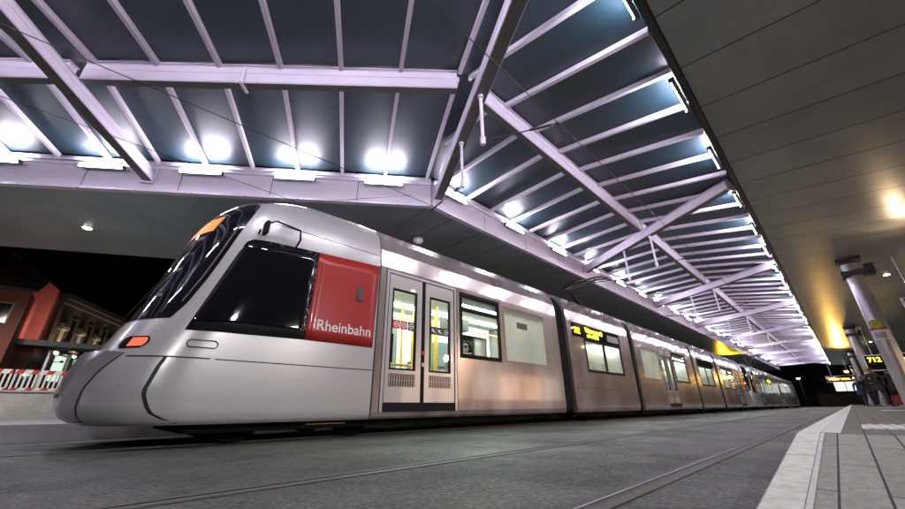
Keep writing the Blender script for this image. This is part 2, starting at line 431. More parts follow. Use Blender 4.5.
def side_panel(poly, off, name, m, parent, sgn=-1, thick=.004, cuts=6):
    """flat outline in the (x,z) side view laid on the body surface, with a small thickness"""
    bm=bmesh.new(); vs=[bm.verts.new((x,0,z)) for x,z in poly]; bm.faces.new(vs)
    bmesh.ops.triangulate(bm,faces=bm.faces[:])
    for _ in range(cuts and 3): bmesh.ops.subdivide_edges(bm,edges=bm.edges[:],cuts=1,use_grid_fill=True)
    for v in bm.verts: v.co.y=sgn*(side_y(v.co.x,v.co.z)+off)
    me=bpy.data.meshes.new(name); bm.to_mesh(me); bm.free(); me.materials.append(M[m])
    o=bpy.data.objects.new(name,me); COL.objects.link(o); o.parent=parent
    for p in me.polygons: p.use_smooth=True
    sd=o.modifiers.new('thick','SOLIDIFY'); sd.thickness=thick; sd.offset=-1 if sgn<0 else 1
    return o
def round_rect(x0,x1,z0,z1,r,n=4):
    out=[]
    for cx,cz,a in ((x1-r,z1-r,0),(x0+r,z1-r,90),(x0+r,z0+r,180),(x1-r,z0+r,270)):
        for k in range(n+1): out.append((cx+r*math.cos(R(a+90*k/n)),cz+r*math.sin(R(a+90*k/n))))
    return out
def hull_wall(mb, xa, xb, holes, sgn, zlist=None, smooth=True):
    """straight body side from xa to xb following the WT section, leaving the holes (x0,x1,z0,z1) open"""
    zs=sorted(set([round(z,4) for z in (zlist or [.22,.25,.28,.32,.42,.5,1.0,1.6,2.2,2.55,2.65,2.75,2.85,2.93,3.0,3.08,3.15,3.21,3.27,3.32,3.36,3.385,3.40,3.41,3.415])]+[h for q in holes for h in q[2:]]))
    xs=sorted(set([xa,xb]+[h for q in holes for h in q[:2]]))
    n=len(xs); vs=[(x,sgn*Wz(z),z) for z in zs for x in xs]; fs=[]
    for j in range(len(zs)-1):
        for i in range(n-1):
            cx=(xs[i]+xs[i+1])/2; cz=(zs[j]+zs[j+1])/2
            if any(q[0]<cx<q[1] and q[2]<cz<q[3] for q in holes): continue
            k=j*n+i; fs.append((k,k+1,k+n+1,k+n))
    mb.add(vs,fs,False)
    for q in holes:          # reveals
        x0,x1,z0,z1=q; y0=sgn*1.2; y1=sgn*1.13
        mb.add([(x0,y0,z0),(x1,y0,z0),(x1,y0,z1),(x0,y0,z1),(x0,y1,z0),(x1,y1,z0),(x1,y1,z1),(x0,y1,z1)],
               [(0,1,5,4),(1,2,6,5),(2,3,7,6),(3,0,4,7)])
def end_wall(mb,x):
    zs=[z for z,_ in WT]
    L=[(x,-Wz(z),z) for z in zs]; Rr=[(x,Wz(z),z) for z in zs]
    fs=[]
    n=len(zs)
    for j in range(n-1): fs.append((j,n+j,n+j+1,j+1))
    mb.add(L+Rr,fs)
def frame_rect(mb, x0,x1,z0,z1, t, y0,y1, mi=0):
    ya,yb=min(y0,y1),max(y0,y1)
    mb.box(x0,x1,ya,yb,z0,z0+t,mi); mb.box(x0,x1,ya,yb,z1-t,z1,mi)
    mb.box(x0,x0+t,ya,yb,z0+t,z1-t,mi); mb.box(x1-t,x1,ya,yb,z0+t,z1-t,mi)

def window(root, x0,x1,z0,z1, sgn=-1, hopper=False, frosted=False, divider=None, black=.07, sticker=None):
    y=sgn*1.2
    mb=MB()
    t=black if not frosted else .035
    frame_rect(mb,x0,x1,z0,z1,t,y-sgn*.03,y+sgn*.006)
    if hopper: mb.box(x0+t,x1-t,min(y-sgn*.03,y+sgn*.004),max(y-sgn*.03,y+sgn*.004),hopper,hopper+.07)
    if divider: mb.box(divider-.05,divider+.05,min(y-sgn*.03,y+sgn*.004),max(y-sgn*.03,y+sgn*.004),z0+t,z1-t)
    w=mb.build('window','black_rubber' if not frosted else 'grimy_silver_paint',root)
    MB().box(x0+t,x1-t,y-.012 if sgn<0 else y-.018,y+.018 if sgn<0 else y+.012,z0+t,z1-t) # keep thickness explicit
    g=MB().box(x0+t,x1-t,min(y-sgn*.012,y-sgn*.02),max(y-sgn*.012,y-sgn*.02),z0+t,z1-t)
    g.build('pane','frosted_glass' if frosted else 'window_glass',w)
    if sticker:
        a,b,c,d=sticker
        MB().box(a,b,min(y-sgn*.006,y-sgn*.011),max(y-sgn*.006,y-sgn*.011),c,d).build('sticker','dark_grey_plastic',w)
    return w
def door(root, x0,x1, signs=True, sgn=-1):
    """double-leaf door between x0 and x1"""
    z0,z1=.31,2.52; y=sgn*1.2; xm=(x0+x1)/2
    d=empty('door'); d.parent=root
    mb=MB()
    def yb(mb,a,b,za,zb,o0,o1,mi=0):
        p,q=sorted((y-sgn*o0,y-sgn*o1)); mb.box(a,b,p,q,za,zb,mi)
    # jamb and threshold
    yb(mb,x0,x0+.05,z0,z1,-.003,.06); yb(mb,x1-.05,x1,z0,z1,-.003,.06); yb(mb,x0+.05,x1-.05,z1-.05,z1,-.003,.06)
    mb.build('door_frame','silver_paint',d)
    mb=MB(); yb(mb,x0-.012,x0,z0,z1,-.0045,.02); yb(mb,x1,x1+.012,z0,z1,-.0045,.02); yb(mb,x0-.012,x1+.012,z1,z1+.014,-.0045,.02); yb(mb,x0+.05,x0+.062,z0+.13,z1-.05,-.0035,.02); yb(mb,x1-.062,x1-.05,z0+.13,z1-.05,-.0035,.02); yb(mb,x0+.05,x1-.05,z1-.062,z1-.05,-.0035,.02); yb(mb,x0+.05,x1-.05,z0,z0+.13,-.004,.06); yb(mb,xm-.035,xm+.035,z0+.13,z1-.05,-.001,.05)
    mb.build('door_seal','black_rubber',d)
    lw=xm-.035-(x0+.05)
    for k in (0,1):
        a=x0+.05 if k==0 else xm+.035; b=a+lw
        a+=.004; b-=.004
        wa,wb=(a+.08,b-.11) if k==0 else (a+.10,b-.10)
        wz0,wz1=.91,2.22
        mb=MB()
        yb(mb,a,wa,z0+.13,z1-.054,.006,.045); yb(mb,wb,b,z0+.13,z1-.054,.006,.045)
        yb(mb,wa,wb,z0+.13,.66,.006,.045); yb(mb,wa,wb,.86,wz0,.006,.045); yb(mb,wa,wb,wz1,z1-.054,.006,.045)
        yb(mb,wa,wb,.66,.86,.018,.045)
        mb.build('door_leaf','silver_paint',d)
        mb=MB(); yb(mb,wa,wb,.66,.86,.0165,.0178); mb.build('vent_back','seam_black',d)
        mb=MB(); n=11
        for i in range(n):
            xx=wa+(wb-wa)*(i+.5)/n
            yb(mb,xx-.011,xx+.011,.675,.845,.006,.018)
        for zz in (.662,.758,.848): yb(mb,wa,wb,zz,zz+.01,.0045,.016)
        mb.build('vent_grille','steel',d)
        mb=MB(); frame_rect(mb,wa,wb,wz0,wz1,.028,y-sgn*.003,y-sgn*.05); mb.build('window_seal','black_rubber',d)
        mb=MB(); yb(mb,wa+.028,wb-.028,wz0+.028,wz1-.028,.018,.026); mb.build('pane','window_glass',d)
        if signs:
            mb=MB(); zs=1.55
            ww=(wb-wa-.06)/3
            for i in range(3):
                xx=wa+.03+i*ww
                yb(mb,xx+.005,xx+ww-.005,zs,zs+ww-.01,.010,.016,0 if k==1 else (0 if i==2 else 1))
                c=(xx+ww/2,zs+ww/2-.005)
                if i==2 or k==0:
                    seg=12; ro,ri=ww*.33,ww*.24
                    vs=[];fs=[]
                    for s_ in range(seg):
                        an=2*PI*s_/seg
                        vs+= [(c[0]+ro*math.cos(an),y-sgn*.0095,c[1]+ro*math.sin(an)),(c[0]+ri*math.cos(an),y-sgn*.0095,c[1]+ri*math.sin(an))]
                    for s_ in range(seg):
                        e=(s_+1)%seg; fs.append((2*s_,2*e,2*e+1,2*s_+1))
                    mb.add(vs,fs,mi=2)
                    yb(mb,c[0]-ww*.18,c[0]+ww*.18,c[1]-.008,c[1]+.008,.0088,.0094,2)
                else:
                    yb(mb,c[0]-ww*.28,c[0]+ww*.05,c[1]-.02,c[1]+.03,.0088,.0094,2); yb(mb,c[0]+ww*.02,c[0]+ww*.3,c[1]-.035,c[1]-.01,.0088,.0094,2)
            mb.build('notice_sticker',['sign_ink','sign_red','white_lettering'],d)
    # push buttons
    for zz,mm in ((1.21,'sign_red'),(1.02,'steel')):
        mb=MB(); mb.tube([(xm,y-sgn*.02,zz),(xm,y+sgn*.014,zz)],.034,12); b=mb.build('door_button',mm,d)
    return d
def seats(root,xs,yside=.72):
    for x in xs:
        for s in (-1,1):
            mb=MB(); mb.box(x-.2,x+.22,s*.28,s*1.02,.80,.88); mb.box(x+.16,x+.24,s*.28,s*1.02,.88,1.36); mb.box(x-.05,x+.1,s*.6,s*.7,.36,.80)
            mb.build('seat','seat_fabric',root,bevel=.02)
def pole(root,x,y,z0=.36,z1=2.45):
    MB().tube([(x,y,z0),(x,y,z1)],.022,8).build('grab_pole','pole_yellow',root)
def interior(root,xa,xb,name='interior_lining'):
    mb=MB()
    mb.box(xa,xb,-1.12,1.12,.30,.355,1)                      # floor
    mb.box(xa,xb,-1.1,1.1,2.50,2.54,0)                       # ceiling
    mb.box(xa,xb,1.06,1.10,.355,1.15,0); mb.box(xa,xb,1.06,1.10,2.25,2.50,0)
    x=xa
    while x<xb-.9:
        mb.box(x,x+.85,1.06,1.10,1.15,2.25,0); x+=1.55
    mb.box(xb-.1,xb,1.06,1.10,1.15,2.25,0)
    # cove over the near windows
    mb.box(xa,xb,-1.1,-1.04,2.3,2.50,0)
    mb.build('interior_lining',['interior_white','interior_grey'],root)
    for s in (-1,1):
        MB().tube([(xa+.3,s*.42,2.18),(xb-.3,s*.42,2.18)],.018,6).build('grab_rail','pole_yellow',root)
    xm=(xa+xb)/2
    m=MB().box(xm-.05,xm+.35,-.28,.28,1.98,2.26).build('monitor','dark_grey_plastic',root); MB().box(xm+.352,xm+.356,-.24,.24,2.02,2.22).build('screen','black_glass',m)
    for s in (-1,1):
        MB().box(xa+.15,xb-.15,s*.52-.05,s*.52+.05,2.475,2.495).build('ceiling_lamp','interior_lamp',root)

def make_cab(root, mirror=False, textured=True):
    """front part from the nose to x=3.05; returns a list of objects built (all in +x running order)"""
    objs=[]
    mb=MB(); nt=18
    ts=[i/nt for i in range(nt+1)]
    for sgn in (-1,1):
        vs=[];fs=[]
        for z in ZL:
            for t in ts: vs.append(nose_pt(t,z,sgn))
            vs.append(Vector((3.05,sgn*Wz(z),z)))
        n=nt+2
        for j in range(len(ZL)-1):
            for i in range(n-1):
                k=j*n+i; fs.append((k,k+1,k+n+1,k+n))
        mb.add(vs,fs,True)
    objs.append(mb.build('cab_shell','silver_paint',root))
    # windscreen
    def te(z): return lerp_table([(1.28,.60),(1.5,.64),(2.2,.66),(2.7,.66),(2.95,.64),(3.1,.55),(3.2,.3)],z)
    def ti(z): return 0
    mb=MB()
    for sgn in (-1,1):
        patch(mb,0,te,1.30,3.16,sgn,.006,14,30); 
        # return edge so that the pane has thickness
        vs=[]
        n=30
        for j in range(n+1):
            z=1.30+1.86*j/n; vs+=[nose_pt(te(z),z,sgn,.006),nose_pt(te(z),z,sgn,-.01)]
        mb.add(vs,[(2*j,2*j+1,2*j+3,2*j+2) for j in range(n)],True)
    ws=mb.build('windscreen','black_glass',root); objs.append(ws)
    mb=MB()
    for sgn in (-1,1): patch(mb,0,.40,2.54,2.79,sgn,.010,10,6)
    mb.build('destination_display','orange_lit',ws)
    # wiper
    mb=MB(); mb.tube([nose_pt(.05,1.34,-1,.03),nose_pt(.22,1.8,-1,.035),nose_pt(.3,2.3,-1,.03)],.012,6); mb.build('wiper','black_rubber',ws)
    mb=MB()
    patch(mb,lambda z:te(z)-.05,lambda z:te(z)-.035,1.5,2.6,-1,.009,1,14); mb.build('pillar_trim','dark_grey_plastic',ws)
    # bumper block
    mb=MB()
    def tb(z): return lerp_table([(.27,.22),(.45,.24),(.7,.31),(.93,.43)],z)
    def ob(z): return .10*min(1,max(.05,(z-.25)/.22))**.5
    for sgn in (-1,1):
        patch(mb,0,tb,.27,.90,sgn,ob,12,14)
        vs=[]
        n=14
        for j in range(n+1):
            z=.27+.63*j/n; vs+=[nose_pt(tb(z),z,sgn,ob(z)),nose_pt(tb(z)+.05,z+.03*(z-.27)/.63,sgn,-.004)]
        mb.add(vs,[(2*j,2*j+1,2*j+3,2*j+2) for j in range(n)],True)
        for zz in (.27,.90):
            vs=[]
            for i in range(13):
                t=tb(zz)*i/12; vs+=[nose_pt(t,zz,sgn,ob(zz)),nose_pt(t*(1+.05/tb(zz)),zz+(.03 if zz>.5 else -.02),sgn,-.004)]
            mb.add(vs,[(2*i,2*i+2,2*i+3,2*i+1) for i in range(12)],True)
    b=mb.build('bumper','bumper_grey',root); objs.append(b)
    mb=MB()
    for sgn in (-1,1): patch(mb,0,.18,.50,.54,sgn,.103,8,2)
    mb.build('bumper_strip','dark_grey_plastic',b)
    # seams: bonnet line, bumper corner, side skirt line
    for sgn in (-1,1):
        mb=MB()
        patch(mb,lambda z:tb(z)+.052,lambda z:tb(z)+.070,.25,.92,sgn,.003,1,14)
        patch(mb,lambda z:.52,1.0,.872,.886,sgn,.0025,14,1)
        patch(mb,lambda z:lerp_table([(.24,.88),(.32,.80),(.5,.755),(.88,.77)],z)-.012,lambda z:lerp_table([(.24,.88),(.32,.80),(.5,.755),(.88,.77)],z)+.012,.24,.872,sgn,.0025,1,14)
        y=sgn*1.2025
        mb.box(1.0,3.05,min(y,y-sgn*.01),max(y,y-sgn*.01),.872,.884)
        mb.box(3.038,3.062,min(y,y-sgn*.02),max(y,y-sgn*.02),.34,2.55)
        vs=[]
        for z in [.24,.27,.34,.5]+[2.55,2.7,2.85,3.0,3.08,3.2,3.27,3.36]:
            vs+=[(3.04,sgn*(Wz(z)+.002),z),(3.06,sgn*(Wz(z)+.002),z)]
        mb.add(vs,[(2*j,2*j+1,2*j+3,2*j+2) for j in list(range(3))+list(range(4,11))])
        vs=[]
        for i in range(22):
            x=1.15+1.9*i/21; vs+=[(x,sgn*(side_y(x,2.70)+.002),2.70),(x,sgn*(side_y(x,2.712)+.002),2.712)]
        mb.add(vs,[(2*j,2*j+1,2*j+3,2*j+2) for j in range(21)])
        objs.append(mb.build('panel_seam','seam_black',root))
    for sgn in (-1,1):
        # lamp recess on the nose corner
        mb=MB(); patch(mb,lambda z:.37+((z-1.03)/.065)**2*.035,lambda z:.60-((z-1.03)/.065)**2*.035,.965,1.095,sgn,.004,10,8)
        h=mb.build('tail_light','black_glass',root)
        mb=MB(); patch(mb,.46,lambda z:.585-((z-1.03)/.065)**2*.03,.985,1.075,sgn,.009,8,6); mb.build('lens','red_lamp',h)
        cw=side_panel([(.66,1.17),(1.03,2.30),(1.06,2.36),(1.13,2.41),(2.0,2.46),(1.96,1.20)],.004,'cab_window','black_glass',root,sgn)
        # frame lines seen through the cab glass
        mb=MB(); y=sgn*1.206
        for (xa,za,xb,zb) in ((.90,1.83,1.97,1.80),):
            mb.beam((xa,sgn*(side_y(xa,za)+.006),za),(xb,sgn*(side_y(xb,zb)+.006),zb),.016,.006,up=(0,1,0))
        mb.build('glazing_divider','dark_grey_plastic',cw)
        rp=side_panel([(2.0,2.46),(3.03,2.515),(3.0,1.20),(1.96,1.20)],.0035,'red_panel','red_panel',root,sgn)
        if sgn<0: text_mesh('Rheinbahn',.205,'lettering','white_lettering',rp,(2.09,-1.2045-.002,1.355),(PI/2,0,0),bold=.001)
        else: text_mesh('Rheinbahn',.205,'lettering','white_lettering',rp,(2.93,1.2045+.002,1.355),(PI/2,0,PI),bold=.001)
        mb=MB(); y=sgn*1.2
        mb.box(2.66,2.75,min(y,y+sgn*.03),max(y,y+sgn*.03),1.86,2.08); mb.build('side_lamp','dark_grey_plastic',rp,bevel=.015)
        # oval step handle
        mb=MB()
        pts=round_rect(.70,1.0,.985,1.075,.044,5); pin=round_rect(.712,.988,.997,1.063,.032,5)
        n=len(pts); vs=[(x,sgn*(side_y(x,z)+.009),z) for x,z in pts]+[(x,sgn*(side_y(x,z)+.009),z) for x,z in pin]
        mb.add(vs,[(i,(i+1)%n,n+(i+1)%n,n+i) for i in range(n)])
        mb.build('step_flap','seam_black',root)
        # mirror folded on a bracket above the cab window
        y=sgn*1.19
        mb=MB(); mb.tube([(1.62,sgn*(side_y(1.62,2.34)-.01),2.34),(1.66,sgn*1.30,2.52),(1.62,sgn*1.36,2.63),(1.30,sgn*1.36,2.66),(1.22,sgn*1.33,2.62)],.014,8)
        mr=mb.build('mirror_bracket','black_rubber',root)
        mb=MB(); mb.box(1.17,1.22,min(sgn*1.26,sgn*1.40),max(sgn*1.26,sgn*1.40),2.44,2.63); mb.build('mirror','black_rubber',mr,bevel=.02)
        mb=MB(); mb.tube([(1.15,sgn*1.26,2.52),(1.17,sgn*1.12,2.5)],.012,6); mb.build('mirror_stay','black_rubber',mr)
    # cab interior light seen dimly is left to reflections
    return objs
emit('orange_lit',(1.0,.36,.05),.42)

def wheels(root,xs):
    for x in xs:
        for s in (-1,1):
            mb=MB(); y=s*.74
            mb.tube([(x,y-s*.07,.30),(x,y+s*.07,.30)],.30,20); mb.build('wheel','underframe',root)

def make_tram():
    root=empty('tram',(0,TY,0))
    # --- front car (M1)
    make_cab(root)
    def body(xa,xb,holes,name='body_shell',m='grimy_silver_paint',far_holes=True):
        mb=MB(); hull_wall(mb,xa,xb,holes,-1)
        hull_wall(mb,xa,xb,[(h[0],h[1],h[2],h[3]) for h in holes] if far_holes else [],1)
        end_wall(mb,xa); end_wall(mb,xb)
        return mb.build(name,m,root)
    def bellow(xa,xb):
        mb=MB(); n=9; vs=[];fs=[]
        prof=[(-Wz(z)*.955+.0,z-.06 if z>3 else z) for z,_ in WT]+[(Wz(z)*.955,z-.06 if z>3 else z) for z,_ in reversed(WT)]
        k=len(prof)
        for i in range(n+1):
            x=xa+(xb-xa)*i/n; q=1.0 if i%2==0 else .965
            for (y,z) in prof: vs.append((x,y*q,1.8+(z-1.8)*q))
        for i in range(n):
            for j in range(k): fs.append((i*k+j,i*k+(j+1)%k,(i+1)*k+(j+1)%k,(i+1)*k+j))
        mb.add(vs,fs); mb.build('bellows','black_rubber',root)
    def both(f,*a,**k):
        f(*a,sgn=-1,**k); f(*a,sgn=1,**k)
    MB2=None
    L=34.7
    # M1
    body(3.06,8.50,[(3.19,4.80,.31,2.52),(4.89,6.12,1.21,2.48),(6.25,7.88,1.23,2.46)])
    door(root,3.19,4.80); door(root,3.19,4.80,signs=False,sgn=1)
    both(window,root,4.89,6.12,1.21,2.48,hopper=2.10,black=.075,sticker=None)
    window(root,6.25,7.88,1.23,2.46,frosted=True,sticker=(6.75,7.15,2.0,2.14)); window(root,6.25,7.88,1.23,2.46,sgn=1)
    interior(root,3.1,8.45)
    # driver's bulkhead and equipment cabinet
    MB().box(3.10,3.16,-1.05,1.05,.36,2.49).build('bulkhead','interior_grey',root)
    mb=MB(); mb.box(5.55,6.0,.2,.9,.36,1.75); mb.box(5.58,5.97,.17,.2,1.2,1.68); mb.build('equipment_cabinet','interior_grey',root,bevel=.02)
    mb=MB(); mb.box(4.15,4.72,.55,1.02,.36,2.0); c=mb.build('driver_cabinet','interior_grey',root,bevel=.02)
    MB().box(4.2,4.6,.535,.548,1.25,1.85).build('screen','black_glass',c); MB().box(4.25,4.4,.525,.534,1.32,1.6).build('panel_light','red_lamp',c)
    seats(root,(5.2,6.6,7.4)); 
    for x,y in ((5.3,-.1),(5.55,.25),(5.15,.55)): pole(root,x,y)

    for x,y in ((3.35,-.6),(4.25,-.75),(4.55,-.75),(4.65,.3),(5.0,.3),(3.95,.9),(4.35,.55)): pole(root,x,y)
    MB().tube([(3.2,-.95,1.02),(3.95,-.95,1.02)],.02,8).build('grab_rail','pole_yellow',root)
    # M2: powered short section with displays
    body(9.02,13.20,[(9.27,12.40,2.15,2.53),(9.90,12.40,1.23,2.15)])
    def display(xa,xb,mirror,sgn):
        y=sgn*1.2
        mb=MB(); mb.box(xa,xb,min(y-sgn*.04,y+sgn*.006),max(y-sgn*.04,y+sgn*.006),2.15,2.53); 
        d=mb.build('destination_display','black_glass',root)
        rot=(PI/2,0,0) if sgn<0 else (PI/2,0,PI)
        ye=y+sgn*.010
        def put(body,size,u,z,b):
            x=xa+u if sgn<0 else xb-u
            text_mesh(body,size,'display_text','led_amber',d,(x,ye,z),rot,bold=b)
        put('712',.22,.12,2.25,.008)
        put('Volmerswerth',.19,.78,2.34,.008); put('ueber Bilk S',.15,.86,2.20,.006)
        mb=MB(); p,q=sorted((y+sgn*.006,y+sgn*.009)); mb.box(xb-.92 if sgn<0 else xa+.1,xb-.1 if sgn<0 else xa+.92,p,q,2.22,2.42); mb.build('ventilation_flap','interior_grey',d)
    for sg in (-1,1):
        display(9.27,12.40,False,sg); window(root,9.90,12.40,1.23,2.15,divider=11.15,sgn=sg)
    interior(root,9.0,13.2); seats(root,(10.2,12.2))
    for x,y in ((10.7,.5),(11.6,.3),(10.5,-.8)): pole(root,x,y)
    for sg in (-1,1):
        y=sg*1.2022
        MB().box(9.25,13.0,min(y,y-sg*.01),max(y,y-sg*.01),.80,.812).build('panel_seam','seam_black',root)
    # M3
    body(13.62,20.62,[(14.12,15.92,1.24,2.36),(16.1,17.62,.31,2.52),(17.72,19.62,1.25,2.46)])
    window(root,14.12,15.92,1.24,2.36,frosted=True); window(root,14.12,15.92,1.24,2.36,sgn=1)
    door(root,16.1,17.62,signs=False); door(root,16.1,17.62,signs=False,sgn=1)
    both(window,root,17.72,19.62,1.25,2.46,hopper=2.1)
    interior(root,13.6,20.6); seats(root,(14.6,15.6,18.2,19.2))
    for x,y in ((16.4,-.6),(16.9,.4),(17.3,-.6),(18.6,-.4)): pole(root,x,y)
    # M4
    body(20.98,25.25,[(21.6,24.3,1.24,2.20),(21.6,24.9,2.20,2.53)])
    for sg in (-1,1):
        window(root,21.6,24.3,1.24,2.20,divider=23.0,sgn=sg)
        y=sg*1.2
        MB().box(21.6,24.9,min(y-sg*.04,y+sg*.006),max(y-sg*.04,y+sg*.006),2.20,2.53).build('window_header','black_glass',root)
    interior(root,21,25.25); seats(root,(22.0,23.8))
    for x,y in ((22.4,.5),(23.2,-.6),(22.7,-.7)): pole(root,x,y)
    # M5: mirror of the first section
    X=L
    body(25.75,X-3.06,[(26.5,28.1,1.23,2.46),(28.3,29.7,1.21,2.48),(29.85,31.46,.31,2.52)])
    both(window,root,26.5,28.1,1.23,2.46); both(window,root,28.3,29.7,1.21,2.48,hopper=2.1)
    door(root,29.85,31.46,signs=False); door(root,29.85,31.46,signs=False,sgn=1)
    interior(root,25.8,X-3.1); seats(root,(27,27.8,29))
    for x,y in ((28.2,.5),(30.3,-.6),(31.0,.2)): pole(root,x,y)
    tmp=empty('cab_tmp'); make_cab(tmp)
    for ch in list(tmp.children):
        ch.parent=root; ch.matrix_parent_inverse=Matrix.Identity(4)
        ch.location=(X-ch.location.x,-ch.location.y,ch.location.z); ch.rotation_euler=(0,0,PI)
    bpy.data.objects.remove(tmp)
    for a,b in ((8.50,9.02),(13.20,13.62),(20.62,20.98),(25.25,25.75)): bellow(a,b)
    # underframe, wheels
    mb=MB()
    for a,b in ((.9,8.4),(9.1,13.1),(13.7,20.5),(21.1,25.2),(25.9,X-.9)): mb.box(a,b,-1.02,1.02,.13,.30)
    mb.build('underframe','underframe',root)
    MB().box(2.2,2.75,-1.06,-1.02,.175,.19).build('reflector_strip','orange_panel',root)
    wheels(root,(1.45,3.0,10.2,12.0,22.3,24.0,X-3.0,X-1.45))
    # small roof dome
    # pantograph over M2/M3 joint
    p=empty('pantograph'); p.parent=root
    mb=MB()
    for y in (-.55,.55): mb.beam((11.9,y,3.47),(13.1,y,3.47),.06,.06)
    for x in (11.95,13.05): mb.beam((x,-.58,3.47),(x,.58,3.47),.06,.06)
    for x in (12.0,13.0):
        for y in (-.5,.5): mb.tube([(x,y,3.36),(x,y,3.47)],.05,8)
    mb.build('base_frame','cable_black',p)
    mb=MB()
    mb.tube([(13.0,0,3.5),(11.75,0,4.25)],[.07,.055],8); mb.tube([(12.8,-.18,3.5),(11.65,-.10,4.17)],.03,6)
    mb.build('lower_arm','cable_black',p)
    mb=MB()
    for y in (-.42,.42): mb.tube([(11.75,y*.3,4.25),(13.25,y,4.88)],.038,6)
    mb.tube([(11.75,-.13,4.25),(11.75,.13,4.25)],.035,6)
    mb.build('upper_arm','cable_black',p)
    for dx in (-.16,.16):
        mb=MB(); mb.tube([(13.25+dx,-.95,4.76),(13.25+dx,-.75,4.88),(13.25+dx,-.5,4.92),(13.25+dx,.5,4.92),(13.25+dx,.75,4.88),(13.25+dx,.95,4.76)],.034,6); mb.build('contact_strip','cable_black',p)
    mb=MB()
    for y in (-.42,.42): mb.tube([(13.09,y,4.91),(13.41,y,4.91)],.018,6)
    mb.build('strip_link','cable_black',p)
    return root
tram=make_tram()
tag(tram,'silver low-floor tram with red panel behind its black cab window, nearest the viewer','tram','trams coupled at the platform')
t2=copy_tree(tram); t2.location=(35.1,TY,0)
tag(t2,'far silver tram standing directly behind the nearest tram','tram','trams coupled at the platform')

# ------------------------------------------------------------------ glass roof
H60=Vector((math.cos(R(60)),math.sin(R(60)),0)); A140=Vector((math.cos(R(142.6)),math.sin(R(142.6)),0)); AR=Vector((math.cos(R(138)),math.sin(R(138)),0))
YR,YL,YN=3.5,6.52,.56
ZR,ZLE,ZN=6.47,6.38,5.96
XE=80
R0=Vector((3.83,YR,0)); K=Vector((5.59,YL,0)); N0=R0-H60*((YR-YN)/math.sin(R(60)))
def zf(v,z): return Vector((v.x,v.y,z))
def hip_x(y): return R0.x+(y-YR)/math.tan(R(60))
def beam_profiled(mb,a,b,w,h,drop):
    mb.beam(a,b,w,h,drop=drop,mi=0)
    d=(Vector(b)-Vector(a)).normalized()
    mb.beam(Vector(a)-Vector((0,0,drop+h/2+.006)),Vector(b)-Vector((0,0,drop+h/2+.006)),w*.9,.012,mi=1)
    for q in (-h*.5+.02,h*.08,h*.5-.02):
        mb.beam(Vector(a)-Vector((0,0,drop-q)),Vector(b)-Vector((0,0,drop-q)),w+.016,.014,mi=0)
